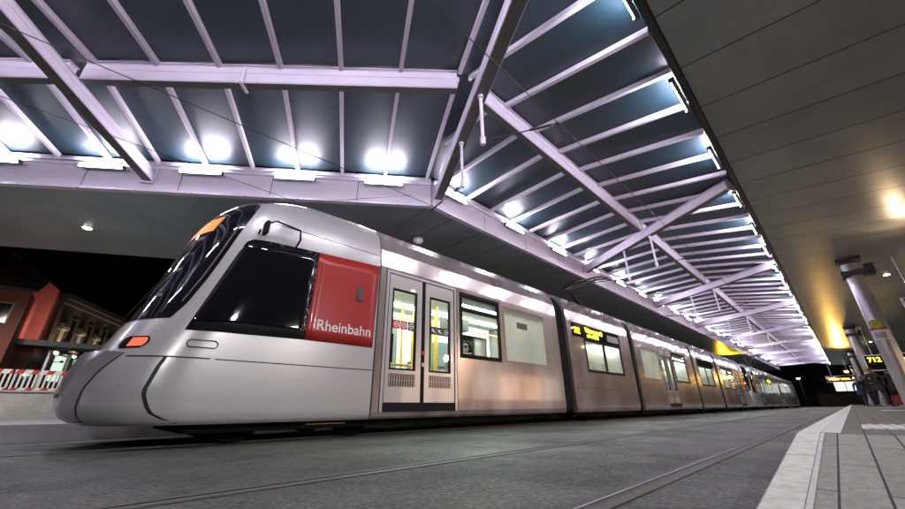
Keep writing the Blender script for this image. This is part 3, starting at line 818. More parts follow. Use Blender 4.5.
def make_roof():
    # --- straight wing over the tracks
    r=empty('glass_roof',(20,YR,6.4)); inv=Matrix.Translation((-20,-YR,-6.4))
    def part(mb,name,m,par=r,**k):
        o=mb.build(name,m,par,**k); o.matrix_parent_inverse=inv; return o
    mb=MB()
    g=.03
    mb.prism([(hip_x(YR),YR,ZR+g),(XE,YR,ZR+g),(XE,YN,ZN+g),(hip_x(YN),YN,ZN+g)],(0,0,.02)); part(mb,'glass_sheet','roof_glass')
    mb=MB(); mb.prism([(hip_x(YR),YR,ZR+g),(XE,YR,ZR+g),(XE,YL,ZLE+g),(hip_x(YL),YL,ZLE+g)],(0,0,.02)); part(mb,'glass_sheet','roof_glass')
    x=2.82; i=0
    while x<XE:
        # near slope bar
        ya=YR-.06
        if hip_x(ya)>x: ya=YR+(x-R0.x)*math.tan(R(60))-.1
        if ya>YN+.2:
            za=ZN+(ZR-ZN)*(ya-YN)/(YR-YN)
            mb=MB(); mb.beam((x,ya,za),(x,YN,ZN),.075,.11,drop=.045); mb.box(x-.02,x+.02,ya-.02,ya+.03,za-.14,za-.02); part(mb,'glazing_bar','bar_white')
        x+=1.105
    x=4.85
    while x<XE:
        yb=YL; ya=YR+.06
        if hip_x(yb)>x: yb=YR+(x-R0.x)*math.tan(R(60))-.1
        if yb-ya>.2:
            zb=ZR+(ZLE-ZR)*(yb-YR)/(YL-YR)
            mb=MB(); mb.beam((x,ya,ZR),(x,yb,zb),.075,.11,drop=.045); part(mb,'glazing_bar','bar_white')
        x+=1.11
    # ties (skewed) and ridge beam pieces between them
    ties=[5.59+.25+8.72*k for k in range(9)]
    for k,xl in enumerate(ties):
        a=Vector((xl,YL-.02,5.88)); b=a-H60*((YL-YN-.04)/math.sin(R(60)))
        if b.x>XE: break
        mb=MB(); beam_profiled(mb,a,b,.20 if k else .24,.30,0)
        part(mb,'tie_beam',['white_steel','beam_underside_shade'])
        mb=MB()
        for e,s in ((a,-1),(b,1)):
            mb.beam(e+H60*(s*.03),e+H60*(s*.07),.30,.42)
        part(mb,'end_plate','white_steel')
    mb=MB(); 
    for k in range(len(ties)):
        xa=ties[k]+(YR-YL)/math.tan(R(60))+.16; xb=(ties[k+1]+(YR-YL)/math.tan(R(60))-.16) if k+1<len(ties) else XE
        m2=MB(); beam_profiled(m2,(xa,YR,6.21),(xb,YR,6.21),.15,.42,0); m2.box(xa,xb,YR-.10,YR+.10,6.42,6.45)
        part(m2,'ridge_beam',['white_steel','beam_underside_shade'])
    # eave fascia on the far side, with lip and panel joints
    mb=MB(); mb.box(K.x+.1,XE,YL+.02,YL+.10,5.50,6.36,0); mb.box(K.x+.06,XE,YL-.04,YL+.10,5.44,5.50,0); mb.box(K.x+.1,XE,YL-.03,YL+.02,6.12,6.20,0); mb.box(K.x+.1,XE,YL-.05,YL+.02,6.28,6.345,0)
    x=K.x+2.3
    while x<XE: mb.box(x,x+.012,YL+.017,YL+.03,5.50,6.12,1); x+=2.22
    part(mb,'eave_fascia',['fascia_white','seam_black'])
    mb=MB(); mb.box(N0.x,XE,.44,.53,5.78,6.0,0); mb.box(N0.x,XE,.41,.44,5.785,5.82,1)
    part(mb,'eave_trim',['dark_grey_plastic','seam_black'])
    tag(r,'long glass roof wing over the tracks running away above the trams','glass roof','glass roof wings meeting at the bend')
    # --- bent wing to the left
    r2=empty('glass_roof',tuple(R0+Vector((-4,3,6.4)))); inv2=Matrix.Translation(-Vector(r2.location))
    def part2(mb,name,m,**k):
        o=mb.build(name,m,r2,**k); o.matrix_parent_inverse=inv2; return o
    LEN=19; tn=(YR-YN)/math.sin(R(60)); tf=(YL-YR)/math.sin(R(60))
    E=R0+AR*LEN; EF=K+A140*LEN; EN=N0+AR*LEN
    for p0,p1,ze in ((N0,EN,ZN),(K,EF,ZLE)):
        mb=MB(); mb.prism([zf(R0,ZR+g),zf(E,ZR+g),zf(p1,ze+g),zf(p0,ze+g)],(0,0,.02)); part2(mb,'glass_sheet','roof_glass')
    i=0
    while .12+1.165*i<LEN:
        p=R0+AR*(.12+1.15*i); q=K+A140*(.13+1.165*i); w=N0+AR*(.12+1.15*i)
        mb=MB(); mb.beam(zf(p+(w-p)*.025,ZR),zf(w,ZN),.075,.11,drop=.045); part2(mb,'glazing_bar','bar_white')
        mb=MB(); mb.beam(zf(p+(q-p)*.025,ZR),zf(q,ZLE),.075,.11,drop=.045); part2(mb,'glazing_bar','bar_white')
        i+=1
    def cross(p,d,q,e):     # parameter t along p+d*t where it meets the line q+e*u
        dn=d.x*e.y-d.y*e.x; return ((q.x-p.x)*e.y-(q.y-p.y)*e.x)/dn
    rs=[0]
    for s in (7.2,15.9):
        e=K+A140*s; t=cross(e,H60*-1,N0,AR); rs.append((e-H60*cross(e,H60*-1,R0,AR)-R0).length)
        mb=MB(); beam_profiled(mb,zf(e-H60*.04,5.88),zf(e-H60*(t-.04),5.88),.22,.30,0); part2(mb,'tie_beam',['white_steel','beam_underside_shade'])
        mb=MB(); mb.beam(zf(e-H60*.07,5.88),zf(e-H60*.03,5.88),.30,.42); part2(mb,'end_plate','white_steel')
    for a,b in ((rs[0]+.16,rs[1]-.15),(rs[1]+.15,rs[2]-.15),(rs[2]+.15,LEN)):
        mb=MB(); beam_profiled(mb,zf(R0+AR*a,6.21),zf(R0+AR*b,6.21),.15,.42,0); mb.beam(zf(R0+AR*a,6.435),zf(R0+AR*b,6.435),.2,.03); part2(mb,'ridge_beam',['white_steel','beam_underside_shade'])
    mb=MB(); p=R0+AR*4.2
    nrm=Vector((AR.y,-AR.x,0))
    if nrm.y>0: nrm=-nrm
    mb.beam(zf(p+nrm*.10,6.36),zf(p+nrm*.10,5.98),.05,.05,up=(1,0,0)); mb.beam(zf(p+nrm*.10,5.97),zf(p-nrm*.14,5.97),.05,.04); part2(mb,'hanger_bracket','white_steel')
    # fascia
    nf=Vector((-A140.y,A140.x,0))
    if nf.y<0: nf=-nf
    mb=MB(); k0=K+nf*.06; e0=K+A140*LEN+nf*.06
    mb.beam(zf(k0,5.93),zf(e0,5.93),.08,.86); mb.beam(zf(k0-nf*.02,5.47),zf(e0-nf*.02,5.47),.14,.06); mb.beam(zf(k0-nf*.065,6.16),zf(e0-nf*.065,6.16),.05,.08); mb.beam(zf(k0-nf*.075,6.31),zf(e0-nf*.075,6.31),.07,.065)
    s=2.0
    while s<LEN:
        q=K+A140*s+nf*.0185; mb.beam(zf(q,5.5),zf(q,6.12),.012,.012,up=(1,0,0),mi=1); s+=2.235
    part2(mb,'eave_fascia',['fascia_white','seam_black'])
    tag(r2,'glass roof wing bending off to the left above the tram nose','glass roof','glass roof wings meeting at the bend')
make_roof()

# tube lights ------------------------------------------------------
def tube_light():
    r=empty('tube_light')
    # trough that shields the eave panel behind: local +y is the eave side
    mb=MB(); mb.prism([(-.53,.0,-.05),(-.53,.035,-.05),(-.53,.055,-.035),(-.53,.055,.06),(-.53,.045,.06),(-.53,.045,-.03),(-.53,.03,-.04),(-.53,.0,-.04)],(1.06,0,0)); mb.build('housing','dark_grey_plastic',r)
    MB().tube([(-.495,0,0),(.495,0,0)],.018,10).build('tube','tube_glow',r)
    for s in (-1,1): MB().box(s*.505-.01,s*.505+.01,-.035,.044,-.039,.05).build('end_cap','dark_grey_plastic',r)
    return r
proto=None
def place_tube(loc,rz,label,grp):
    global proto
    if proto is None: proto=tube_light(); o=proto
    else: o=copy_tree(proto)
    o.location=loc; o.rotation_euler=(0,0,rz); tag(o,label,'tube light',grp)
x=6.38; i=0
while x<XE-1:
    place_tube((x,YL-.14,6.02),0,'white tube light on the far eave over the trams, %s from the roof bend'%ORD[i],'tube lights along the far eave'); x+=2.92; i+=1
x=4.1; i=0
while x<XE-1:
    place_tube((x-.12,YN+.05,5.71),PI,'white tube light on the near eave trim, %s from the roof bend'%ORD[i],'tube lights along the near eave'); x+=2.65; i+=1
s=1.295; i=0
nf=Vector((-A140.y,A140.x,0)); nf=nf if nf.y>0 else -nf
while s<18:
    p=K+A140*s-nf*.14
    place_tube((p.x,p.y,6.02),R(322.6),'white tube light on the bent eave above the tram nose, %s from the bend'%ORD[i],'tube lights along the bent eave')
    s+=2.33; i+=1
s=1.2; i=0
while s<12:
    p=N0+AR*s+nf*.07
    place_tube((p.x,p.y,5.74),R(138),'white tube light on the near side of the bent wing, %s from the bend'%ORD[i],'tube lights along the bent near eave')
    s+=2.235; i+=1

# ------------------------------------------------------------------ platform canopies
def canopies():
    # near one (over the platform): soffit tilts down away from the tracks
    r=empty('platform_canopy',(30,-4,5.6))
    inv=Matrix.Translation((-30,4,-5.6))
    def zz(y): return 5.80-(.41-y)*.10 if y>-6 else 5.80-.641
    P=[(N0.x,.41),(XE,.41),(XE,-9),(-14,-9),(-16,1)]
    Q=N0+AR*19; P=[(N0.x-.06,.41),(XE,.41),(XE,-9),(-18,-9),(Q.x,Q.y-.15)]
    mb=MB()
    vs=[(x,y,5.80-(.41-min(y,.41))*.10) for x,y in P]; n=len(vs)
    top=[(x,y,z+.5) for x,y,z in vs]
    mb.add(vs+top,[tuple(range(n)),tuple(range(n,2*n))]+[(i,(i+1)%n,n+(i+1)%n,n+i) for i in range(n)])
    o=mb.build('soffit','soffit_metal',r); o.matrix_parent_inverse=inv
    mb=MB(); x=4.76-1.28
    while x<XE:
        mb.add([(x,.41,5.797),(x+.022,.41,5.797),(x+.022,-9,5.797-.941),(x,-9,5.797-.941)],[(0,1,2,3)]); x+=1.285
    for y in (-3.6,-6.5): mb.box(N0.x,XE,y-.007,y+.007,5.8-(.41-y)*.1-.005,5.8-(.41-y)*.1-.001)
    o=mb.build('panel_joint','seam_black',r); o.matrix_parent_inverse=inv
    tag(r,'grey metal canopy with panelled underside over the near platform','canopy')
    # far one, bent like the roof
    r=empty('platform_canopy',(30,10,5.4)); inv=Matrix.Translation((-30,-10,-5.4))
    KF=Vector((5.6,13.2,0)); D150=Vector((math.cos(R(150)),math.sin(R(150)),0)); F2=KF+D150*20; E2=K+A140*19
    P=[(XE,YL+.1),(K.x+.05,YL+.1),(E2.x,E2.y+.1),(F2.x,F2.y),(KF.x,KF.y),(XE,13.2)]
    mb=MB(); z0=5.45
    vs=[(x,y,z0) for x,y in P]; n=len(vs); top=[(x,y,6.1) for x,y in P]
    mb.add(vs+top,[tuple(range(n)),tuple(range(n,2*n))]+[(i,(i+1)%n,n+(i+1)%n,n+i) for i in range(n)])
    o=mb.build('soffit','soffit_metal',r); o.matrix_parent_inverse=inv
    mb=MB(); x=6.5
    while x<XE: mb.box(x,x+.025,YL+.1,13.2,z0-.004,z0-.001); x+=1.3
    s=.9
    while s<19:
        p=K+A140*s; q=p+H60*8
        # stop at the far edge
        for t in [k*.05 for k in range(220)]:
            c=p+H60*t
            rel=c-KF; d=rel.x*D150.y-rel.y*D150.x
            if (d<0 and c.x<=KF.x) or (c.x>KF.x and c.y>13.15): break
        mb.beam(zf(p+H60*.1,z0-.0025),zf(c-H60*.05,z0-.0025),.03,.003); s+=1.3
    mb.beam(zf(K+Vector((0,.1,0)),z0-.0025),zf(KF,z0-.0025),.013,.003)
    o=mb.build('panel_joint','seam_black',r); o.matrix_parent_inverse=inv
    tag(r,'grey metal canopy with dark underside behind the trams, bending left','canopy')
canopies()
def downlight(loc,label,rad=.07,power=0):
    r=empty('downlight',loc)
    mb=MB(); mb.tube([(0,0,-.004),(0,0,.03)],rad+.025,16); mb.build('rim','white_steel',r)
    mb=MB(); mb.tube([(0,0,-.012),(0,0,-.005)],rad,16); mb.build('lamp','downlight_glow',r)
    if power:
        li=bpy.data.lights.new('downlight_lamp','SPOT'); li.energy=power; li.color=(.97,.97,.95); li.spot_size=R(150); li.spot_blend=.6; li.shadow_soft_size=.08
        lo=bpy.data.objects.new('downlight_lamp',li); COL.objects.link(lo); lo.parent=r; lo.location=(0,0,-.03)
    tag(r,label,'downlight','downlights in the canopy undersides')
downlight((-1.10,14.54,5.44),'single round downlight in the far canopy underside, left of the tram nose',.10,500)
r=empty('dome_speaker',(6.61,8.32,5.45)); MB().tube([(0,0,.0),(0,0,-.10),(0,0,-.16),(0,0,-.2)],[.17,.17,.13,.05],20).build('body','fascia_white',r); MB().tube([(0,0,.0),(0,0,-.03)],[.2,.2],20).build('flange','dark_grey_plastic',r)
tag(r,'round dome speaker hanging from the far canopy underside above the first tram car','speaker')
def zs(y): return 5.8-(.41-y)*.10
DL=(420,420,420,420,520)  # last downlight is added out of view, fill for tram and paving
for i,(x,y) in enumerate(((23.8,-2.65),(36,-2.7),(43,-2.75),(50,-2.75),(10,-3.2))):
    downlight((x,y,zs(y)),'round downlight in the near canopy underside, '+['beside the collar of the nearest column','behind the nearest column','between the two nearest columns','past the second column','added out of view nearest the viewer as fill'][i],.09,DL[i])

# columns --------------------------------------------------------
def column():
    r=empty('canopy_column')
    MB().tube([(0,0,.2),(0,0,5.62)],.25,28).build('shaft','column_metal',r)
    MB().tube([(0,0,.2),(0,0,.26)],.34,28).build('base_plate','column_metal',r)
    mb=MB(); mb.box(-.34,.34,-.34,.34,5.48,5.56); mb.tube([(0,0,5.36),(0,0,5.48)],[.27,.36],24); mb.build('head_plate','dark_grey_plastic',r)
    mb=MB()
    # square clamp collar with two floodlight brackets
    for s in (-1,1):
        mb.box(-.36,.36,s*.30-.04,s*.30+.04,4.86,5.08); mb.box(s*.31-.04,s*.31+.04,-.27,.27,4.88,5.06)
    mb.box(-.02,.42,-.60,-.345,4.90,5.30)
    mb.build('clamp_collar','dark_grey_plastic',r,bevel=.015)
    return r
c0=column(); c0.location=(20.3,-1.47,0); tag(c0,'round metal canopy column with square collar and a yellow stop disc','column','columns of the near canopy')
for i,(x,l) in enumerate(((39.3,'round metal canopy column standing just left of the waiting people'),(58.3,'slim distant canopy column, third along the near platform'),(77.3,'farthest canopy column at the end of the near platform'))):
    c=copy_tree(c0); c.location=(x,-1.44,0); tag(c,l,'column','columns of the near canopy')
# stop disc and notices wrapped on the first column
def stop_sign(cx,cy,zc,label,big=True):
    r=empty('stop_sign',(cx,cy,zc))
    rad=.257
    def wrap(name,m,a0,a1,z0,z1,rr=rad,t=.004):
        mb=MB(); n=14; vs=[];fs=[]
        for i in range(n+1):
            a=a0+(a1-a0)*i/n
            for q in (rr,rr+t):
                for z in (z0,z1): vs.append((q*math.cos(a),q*math.sin(a),z))
        for i in range(n):
            k=4*i
            fs+=[(k,k+4,k+5,k+1),(k+2,k+3,k+7,k+6),(k,k+2,k+6,k+4),(k+1,k+5,k+7,k+3)]
        fs+=[(0,1,3,2),(4*n,4*n+2,4*n+3,4*n+1)]
        mb.add(vs,fs); return mb.build(name,m,r)
    a=R(168)
    wrap('notice','sign_white',a-1.0,a+1.0,-.55,-.12); wrap('header','sign_red',a-1.0,a+1.0,-.20,-.12,rad+.004)
    for k in range(3): wrap('text_line','sign_ink',a-.6,a+.6,-.33-.07*k,-.30-.07*k,rad+.004,.001)
    # disc with H on it
    d=Vector((math.cos(a),math.sin(a),0)); 
    mb=MB(); mb.tube([d*(rad+.002),d*(rad+.03)],.165,24); mb.build('disc','sign_yellow',r)
    sd=Vector((-d.y,d.x,0))
    mb=MB(); c=d*(rad+.034)
    n=24; vs=[];fs=[]
    for i in range(n):
        an=2*PI*i/n
        for q in (.155,.13): vs.append(c+sd*(q*math.cos(an))+Vector((0,0,q*math.sin(an))))
    for i in range(n): e=(i+1)%n; fs.append((2*i,2*e,2*e+1,2*i+1))
    mb.add(vs,fs)
    for s_ in (-1,1): mb.beam(c+sd*(s_*.05)+Vector((0,0,-.08)),c+sd*(s_*.05)+Vector((0,0,.08)),.028,.006,up=tuple(d))
    mb.beam(c-sd*.05,c+sd*.05,.006,.028)
    mb.build('letter_h','sign_green',r)
    tag(r,label,'sign','stop signs on the columns')
stop_sign(20.3,-1.47,3.0,'yellow disc with green H above a white notice on the nearest column')
stop_sign(39.3,-1.44,2.6,'small yellow stop disc and notice on the second column behind the people')

# departure boards ------------------------------------------------
def board(loc,w,h,txts,m,label,hang=None):
    r=empty('departure_board',loc)
    mb=MB(); mb.box(-.09,.09,-w/2,w/2,-h/2,h/2); mb.build('housing','black_glass',r)
    mb=MB(); 
    for a,b,c,d in ((-w/2-.05,w/2+.05,h/2,h/2+.05),(-w/2-.05,w/2+.05,-h/2-.05,-h/2),(-w/2-.05,-w/2,-h/2,h/2),(w/2,w/2+.05,-h/2,h/2)): mb.box(-.11,.11,a,b,c,d)
    mb.build('frame','white_steel',r)
    for s in (-1,1): MB().tube([(0,s*w*.3,h/2+.05),(0,s*w*.3,(hang or 2.6))],.03,8).build('hanger_rod','column_metal',r)
    for t,sz,u,v in txts:
        text_mesh(t,sz,'board_text',m,r,(-.095,w/2-u,v),(PI/2,0,-PI/2),bold=.012)
    tag(r,label,'departure board','departure boards over the near platform')
    return r
board((39.0,-2.6,2.95),2.2,.95,(('712',.42,.12,.06),('Ratingen',.36,.92,.06)),'led_amber','hanging dark departure board with amber text, right of the people',2.45)
board((62.0,.05,3.0),2.4,.6,(('Volmersw. 4',.42,.10,-.14),),'led_orange','distant departure board with a row of orange text at the platform edge',2.6)
board((19.5,-2.85,3.2),1.2,.9,(),'led_amber','blank black monitor in a white frame beside the nearest column',2.0)

# ------------------------------------------------------------------ overhead line
def wires():
    def w(name,pts,r,label,cat='wire',m='cable_black'):
        tag(MB().tube(pts,r,6).build(name,m),label,cat)
    w('contact_wire',[(-40,7.6,5.2),(-3,6.62,5.2),(0,6.4,5.16),(5.2,6.08,5.14),(13.25,6.0,4.96),(34,6,4.96),(80,6,4.96)],.008,'thin black contact wire over the trams touching the pantograph')
    w('contact_wire',[(-20,2.6,4.9),(2,2.17,4.9),(14,2.16,4.88),(80,2.0,4.9)],.008,'thin black contact wire over the empty near track')
    w('feeder_wire',[(-30,9.6,5.25),(-2.2,8.42,5.2),(2.78,8.36,5.2),(5.0,6.62,5.6)],.006,'thin black wire slanting down to the fascia above the tram nose')
    # drop rods under the ties with cantilever span wires
    k=0
    names=['bend','second tie','third tie','fourth tie','fifth tie']
    for xl in (5.84,14.56,23.28,32.0,40.72):
        for yy,tn in ((3.2,'near'),(4.35,'far')):
            xx=xl+(yy-YL)/math.tan(R(60)); zz=4.67 if tn=='near' else 4.65
            r=empty('drop_rod',(xx,yy,5.72))
            MB().tube([(0,0,0),(0,0,zz-5.72)],.032,10).build('rod','white_steel',r)
            MB().tube([(0,0,-.01),(0,0,-.06)],.055,10).build('rod_clamp','white_steel',r); MB().tube([(0,0,zz-5.72+.06),(0,0,zz-5.72),(0,0,zz-5.72-.09)],[.05,.05,.045],10).build('rod_clamp','white_steel',r)
            tag(r,'white steel drop rod under the %s of the glass roof, %s one'%(names[k],'nearer' if tn=='near' else 'farther'),'drop rod','drop rods under the roof ties')
            r=empty('span_wire',(xx,yy,zz-.02))
            # steady arm towards the contact wire
            tgt=Vector((xx+.85,2.17,4.92)) if tn=='near' else Vector((xx+.75,6.2,5.10))
            d=tgt-Vector((xx,yy,zz-.02))
            mb=MB(); mb.tube([(0,0,0),d],.011,6); mb.build('arm','cable_black',r)
            MB().tube([d*.12,d*.2],.035,8).build('insulator','cable_black',r); MB().tube([d*.62,d*.9],.022,8).build('insulator','cable_black',r); MB().tube([d*.96,d],.035,8).build('wire_clamp','cable_black',r)
            tag(r,'black steady arm with insulators at the %s %s rod'%(names[k],'nearer' if tn=='near' else 'farther'),'wire arm','steady arms under the roof')
        k+=1
wires()

# ------------------------------------------------------------------ background left: wall, barrier, houses
def background():
    mb=MB(); mb.box(-40,60,23.4,24.0,0,1.12); mb.box(-40,60,23.34,24.05,1.12,1.18)
    tag(mb.build('retaining_wall','concrete'),'pale concrete retaining wall behind the tram nose','wall')
    # site barriers
    def barrier():
        r=empty('site_barrier')
        mb=MB(); mb.box(-.98,.98,-.02,.02,.78,.96,0); mb.box(-.98,.98,-.02,.02,.12,.22,0)
        for i in range(13):
            x=-.94+i*1.88/12; mb.box(x-.035,x+.035,-.018,.018,.22,.78,0)
        for i in range(-1,5):
            a=-.98+i*.46
            pts=[(a,-.021,.78),(a+.23,-.021,.78),(a+.30,-.021,.96),(a+.07,-.021,.96)]
            pts=[(min(.98,max(-.98,p[0])),p[1],p[2]) for p in pts]
            if i>=0: mb.prism(pts,(0,.0415,0),1); mb.prism([(p[0],-.021,.12 if p[2]<.9 else .22) for p in pts],(0,.0415,0),1)
        mb.build('panel',['barrier_white','barrier_red'],r)
        mb=MB()
        for s in (-1,1): mb.box(s*.85-.1,s*.85+.1,-.35,.35,0,.10)
        mb.build('foot','black_rubber',r)
        return r
    b0=barrier()
    for i in range(6):
        b=b0 if i==0 else copy_tree(b0)
        b.location=(-5.2+2.02*i,24.9,1.12); b.rotation_euler=(0,0,R((i%3-1)*2))
        tag(b,'red and white site barrier on the wall, %s from the left of its row'%ORD[i],'barrier','row of site barriers')
    # red house
    r=empty('house',(-6,28,1.1)); inv=Matrix.Translation((6,-28,-1.1))
    def part(mb,name,m,par=r,**k):
        o=mb.build(name,m,par,**k); o.matrix_parent_inverse=inv if par is r else Matrix.Identity(4); return o
    mb=MB(); mb.box(-16,-2.8,26,29.8,1.1,5.66); w=part(mb,'front_wall','red_plaster')
    mb=MB(); mb.prism([(-4.6,30,1.1),(-2.3,30,1.1),(-2.3,30,6.82),(-4.6,30,8.62)],(0,6,0)); part(mb,'gable_wall','red_plaster')
    mb=MB(); mb.add([(-16.2,25.75,5.62),(-2.65,25.75,5.62),(-2.75,29.6,7.0),(-4.0,29.6,8.0),(-16.2,29.6,8.0),(-16.2,25.75,5.75),(-2.65,25.75,5.75),(-2.75,29.6,7.12),(-4.0,29.6,8.12),(-16.2,29.6,8.12)],[(0,1,2,3,4),(5,6,7,8,9),(0,1,6,5),(1,2,7,6),(2,3,8,7),(3,4,9,8)]); part(mb,'roof','roof_tile')
    for x in (-3.55,-5.6,-7.7):
        for z in (2.2,4.15):
            mb=MB(); mb.box(x-.32,x+.32,25.96,26.05,z,z+.85); wn=part(mb,'window','window_dark')
            mb=MB(); frame_rect(mb,x-.38,x+.38,z-.06,z+.91,.06,25.93,26.0); f=mb.build('frame','stone_light',wn)
    MB()
    tag(r,'red plastered house with a bright lit gable behind the barriers','house')
    # long dark facade
    P0=Vector((-2.35,36,0)); P1=Vector((3.6,48.6,0)); d=(P1-P0); Lf=d.length; d.normalize(); n=Vector((d.y,-d.x,0))
    if n.y>0: n=-n
    r2=empty('building',tuple(P0)); r2.rotation_euler=(0,0,math.atan2(d.y,d.x))
    # local: x along facade, -y or +y towards the viewer
    sy=1 if (Vector((-d.y,d.x,0)).dot(n)>0) else -1
    def bx(mb,x0,x1,o0,o1,z0,z1,mi=0):
        a,b=sorted((sy*o0,sy*o1)); mb.box(x0,x1,a,b,z0,z1,mi)
    mb=MB(); bx(mb,0,Lf,-8,0,1.1,7.6); mb.build('wall','dark_plaster',r2)
    mb=MB(); bx(mb,-.1,Lf+.1,-8.1,.35,7.6,7.95); bx(mb,-.05,Lf+.1,0,.2,7.3,7.6); mb.build('cornice','dark_plaster',r2)
    mb=MB(); bx(mb,0,Lf,0,.12,4.2,4.4); mb.build('string_course','dark_plaster',r2)
    k=0; x=.9
    while x<Lf-.4:
        mb=MB(); bx(mb,x-.22,x+.22,0,.2,1.1,4.2); bx(mb,x-.2,x+.2,0,.14,4.4,5.6); bx(mb,x-.36,x+.36,0,.3,5.6,5.8); bx(mb,x-.26,x+.26,0,.22,5.8,6.05); bx(mb,x-.3,x+.3,0,.26,3.9,4.15); mb.build('pilaster','stone_light',r2)
        li=bpy.data.lights.new('facade_uplight','SPOT'); li.energy=170; li.color=(1,.83,.55); li.spot_size=R(75); li.spot_blend=.5; li.shadow_soft_size=.08
        lo=bpy.data.objects.new('facade_uplight',li); COL.objects.link(lo); lo.parent=r2; lo.location=(x,sy*.75,3.6); lo.rotation_euler=(R(180+22*sy),0,0)
        mb=MB(); bx(mb,x-.08,x+.08,.68,.82,3.42,3.55); bx(mb,x-.02,x+.02,.0,.7,3.44,3.48); mb.build('uplight','dark_grey_plastic',r2)
        mb=MB(); bx(mb,x+.75,x+1.35,-.02,.03,4.75,6.5); wn=mb.build('window','window_dark',r2)
        mb=MB(); frame_rect(mb,x+.69,x+1.41,4.69,6.56,.06,sy*.0,sy*.06); mb.build('frame','dark_plaster',wn)
        mb=MB(); bx(mb,x+.35,x+1.75,.0,.04,2.3,3.95); mb.build('shop_window','shop_glow' if k%3!=1 else 'shop_glow_green',r2)
        x+=2.1; k+=1
    tag(r2,'long dark house front with pale uplit pilasters behind the shelter','building')
    # shelter roof
    r3=empty('bus_shelter',(-1,28.5,1.12))
    MB().box(-4,6,-1,1,2.35,2.5).build('roof','sign_green',r3)
    mb=MB(); mb.box(-4.05,6.05,-1.05,-1.0,2.30,2.56); mb.build('fascia','dark_grey_plastic',r3)
    for x in (-3.4,-.6,2.2,5):
        MB().box(x-.05,x+.05,.6,.7,0,2.35).build('post','column_metal',r3)
    MB().box(-3.3,4.9,.64,.66,.4,2.1).build('glass_wall','window_glass',r3)
    tag(r3,'dark flat-roofed bus shelter with green trim in front of the houses','shelter')
background()
def far_end():
    # low wall, lit shop, street lamp and trees closing the view at the end of the platform
    mb=MB(); mb.box(97,97.6,-12,4,0,2.0); mb.box(96.95,97.65,-12,4,2.0,2.08)
    tag(mb.build('garden_wall','dust_wall'),'low ochre wall across the far end of the platform','wall')
    r=empty('shop_building',(104,-2,0))
    MB().box(0,10,-16,9,0,9).build('wall','dark_plaster',r)
    MB().box(-.3,10.3,-16.3,9.3,9,9.4).build('cornice','dark_plaster',r)
    mb=MB(); mb.box(-.06,0,-1.7,3.4,2.6,4.4); w=mb.build('shop_window','shop_glow',r)
    mb=MB()
    for y in (-.6,.6,1.9): mb.box(-.1,-.06,y-.05,y+.05,2.6,4.4)
    mb.box(-.1,-.06,-1.7,3.4,4.4,4.6); mb.build('mullion','dark_plaster',w)
    tag(r,'dark building with a bright white shop window beyond the platform end','building')
    r=empty('street_lamp',(92,5.4,0))
    MB().tube([(0,0,0),(0,0,4.6)],[.09,.05],10).build('post','dark_grey_plastic',r)
    mb=MB(); mb.tube([(0,0,4.6),(-.5,0,4.75),(-1.0,0,4.72)],.04,8); mb.build('arm','dark_grey_plastic',r)
    mb=MB(); mb.box(-1.45,-.85,-.2,.2,4.68,4.8); h=mb.build('lantern','dark_grey_plastic',r)
    MB().tube([(-1.15,0,4.66),(-1.15,0,4.5)],[.22,.16],12).build('lamp','street_lamp_glow',r)
    tag(r,'single bright street lamp in the dark beyond the far tram','street lamp')
    # dark trees
    for i,(x,y,h,l) in enumerate(((100,10,8,'dark bushy tree beyond the far tram, left of the street lamp'),(99,6,6.5,'smaller dark tree behind the street lamp'))):
        r=empty('tree',(x,y,0))
        mb=MB(); mb.tube([(0,0,0),(.1,0,h*.3),(0,.1,h*.6)],[.2,.14,.06],8)
        for k in range(6):
            a=k*1.05; mb.tube([(0,0,h*.35+.1*k),(math.cos(a)*1.2,math.sin(a)*1.2,h*.55+.15*k)],[.07,.025],6)
        mb.build('trunk','bark',r)
        rnd=random.Random(i); mb=MB()
        cl=[(rnd.gauss(0,1.1),rnd.gauss(0,1.1),h*.65+rnd.gauss(0,h*.14)) for _ in range(26)]
        for c in cl:
            for _ in range(45):
                p=Vector(c)+Vector((rnd.gauss(0,.38),rnd.gauss(0,.38),rnd.gauss(0,.32)))
                u=Vector((rnd.uniform(-1,1),rnd.uniform(-1,1),rnd.uniform(-1,1))).normalized(); v=u.orthogonal().normalized(); q=rnd.uniform(.08,.17)
                mb.add([p-u*q,p+v*q*.6,p+u*q,p-v*q*.6],[(0,1,2,3)])
        mb.build('crown','hedge_leaf',r,recalc=False)
        tag(r,l,'tree','dark trees at the far end')
far_end()

def fill_kiosk():  # building added out of view for warm reflections on the tram side
    r=empty('fill_kiosk',(22,-8.2,.21))
    MB().box(-9,9,-2.5,0,0,3.2).build('wall','concrete',r)
    MB().box(-9.3,9.3,-2.7,.5,3.2,3.45).build('roof','dark_grey_plastic',r)
    for k in range(6):
        x=-7.6+k*3.0
        w=MB().box(x-1.15,x+1.15,.0,.05,.25,2.45).build('window','fill_kiosk_glow' if k%3!=2 else 'shop_glow',r)
        mb=MB(); frame_rect(mb,x-1.22,x+1.22,.18,2.52,.07,0,.08); mb.box(x-.03,x+.03,.05,.08,.25,2.45); mb.build('frame','dark_grey_plastic',w)
    tag(r,'added out-of-view booth, its glowing windows reflecting warm in the tram sides','fill_kiosk')
fill_kiosk()
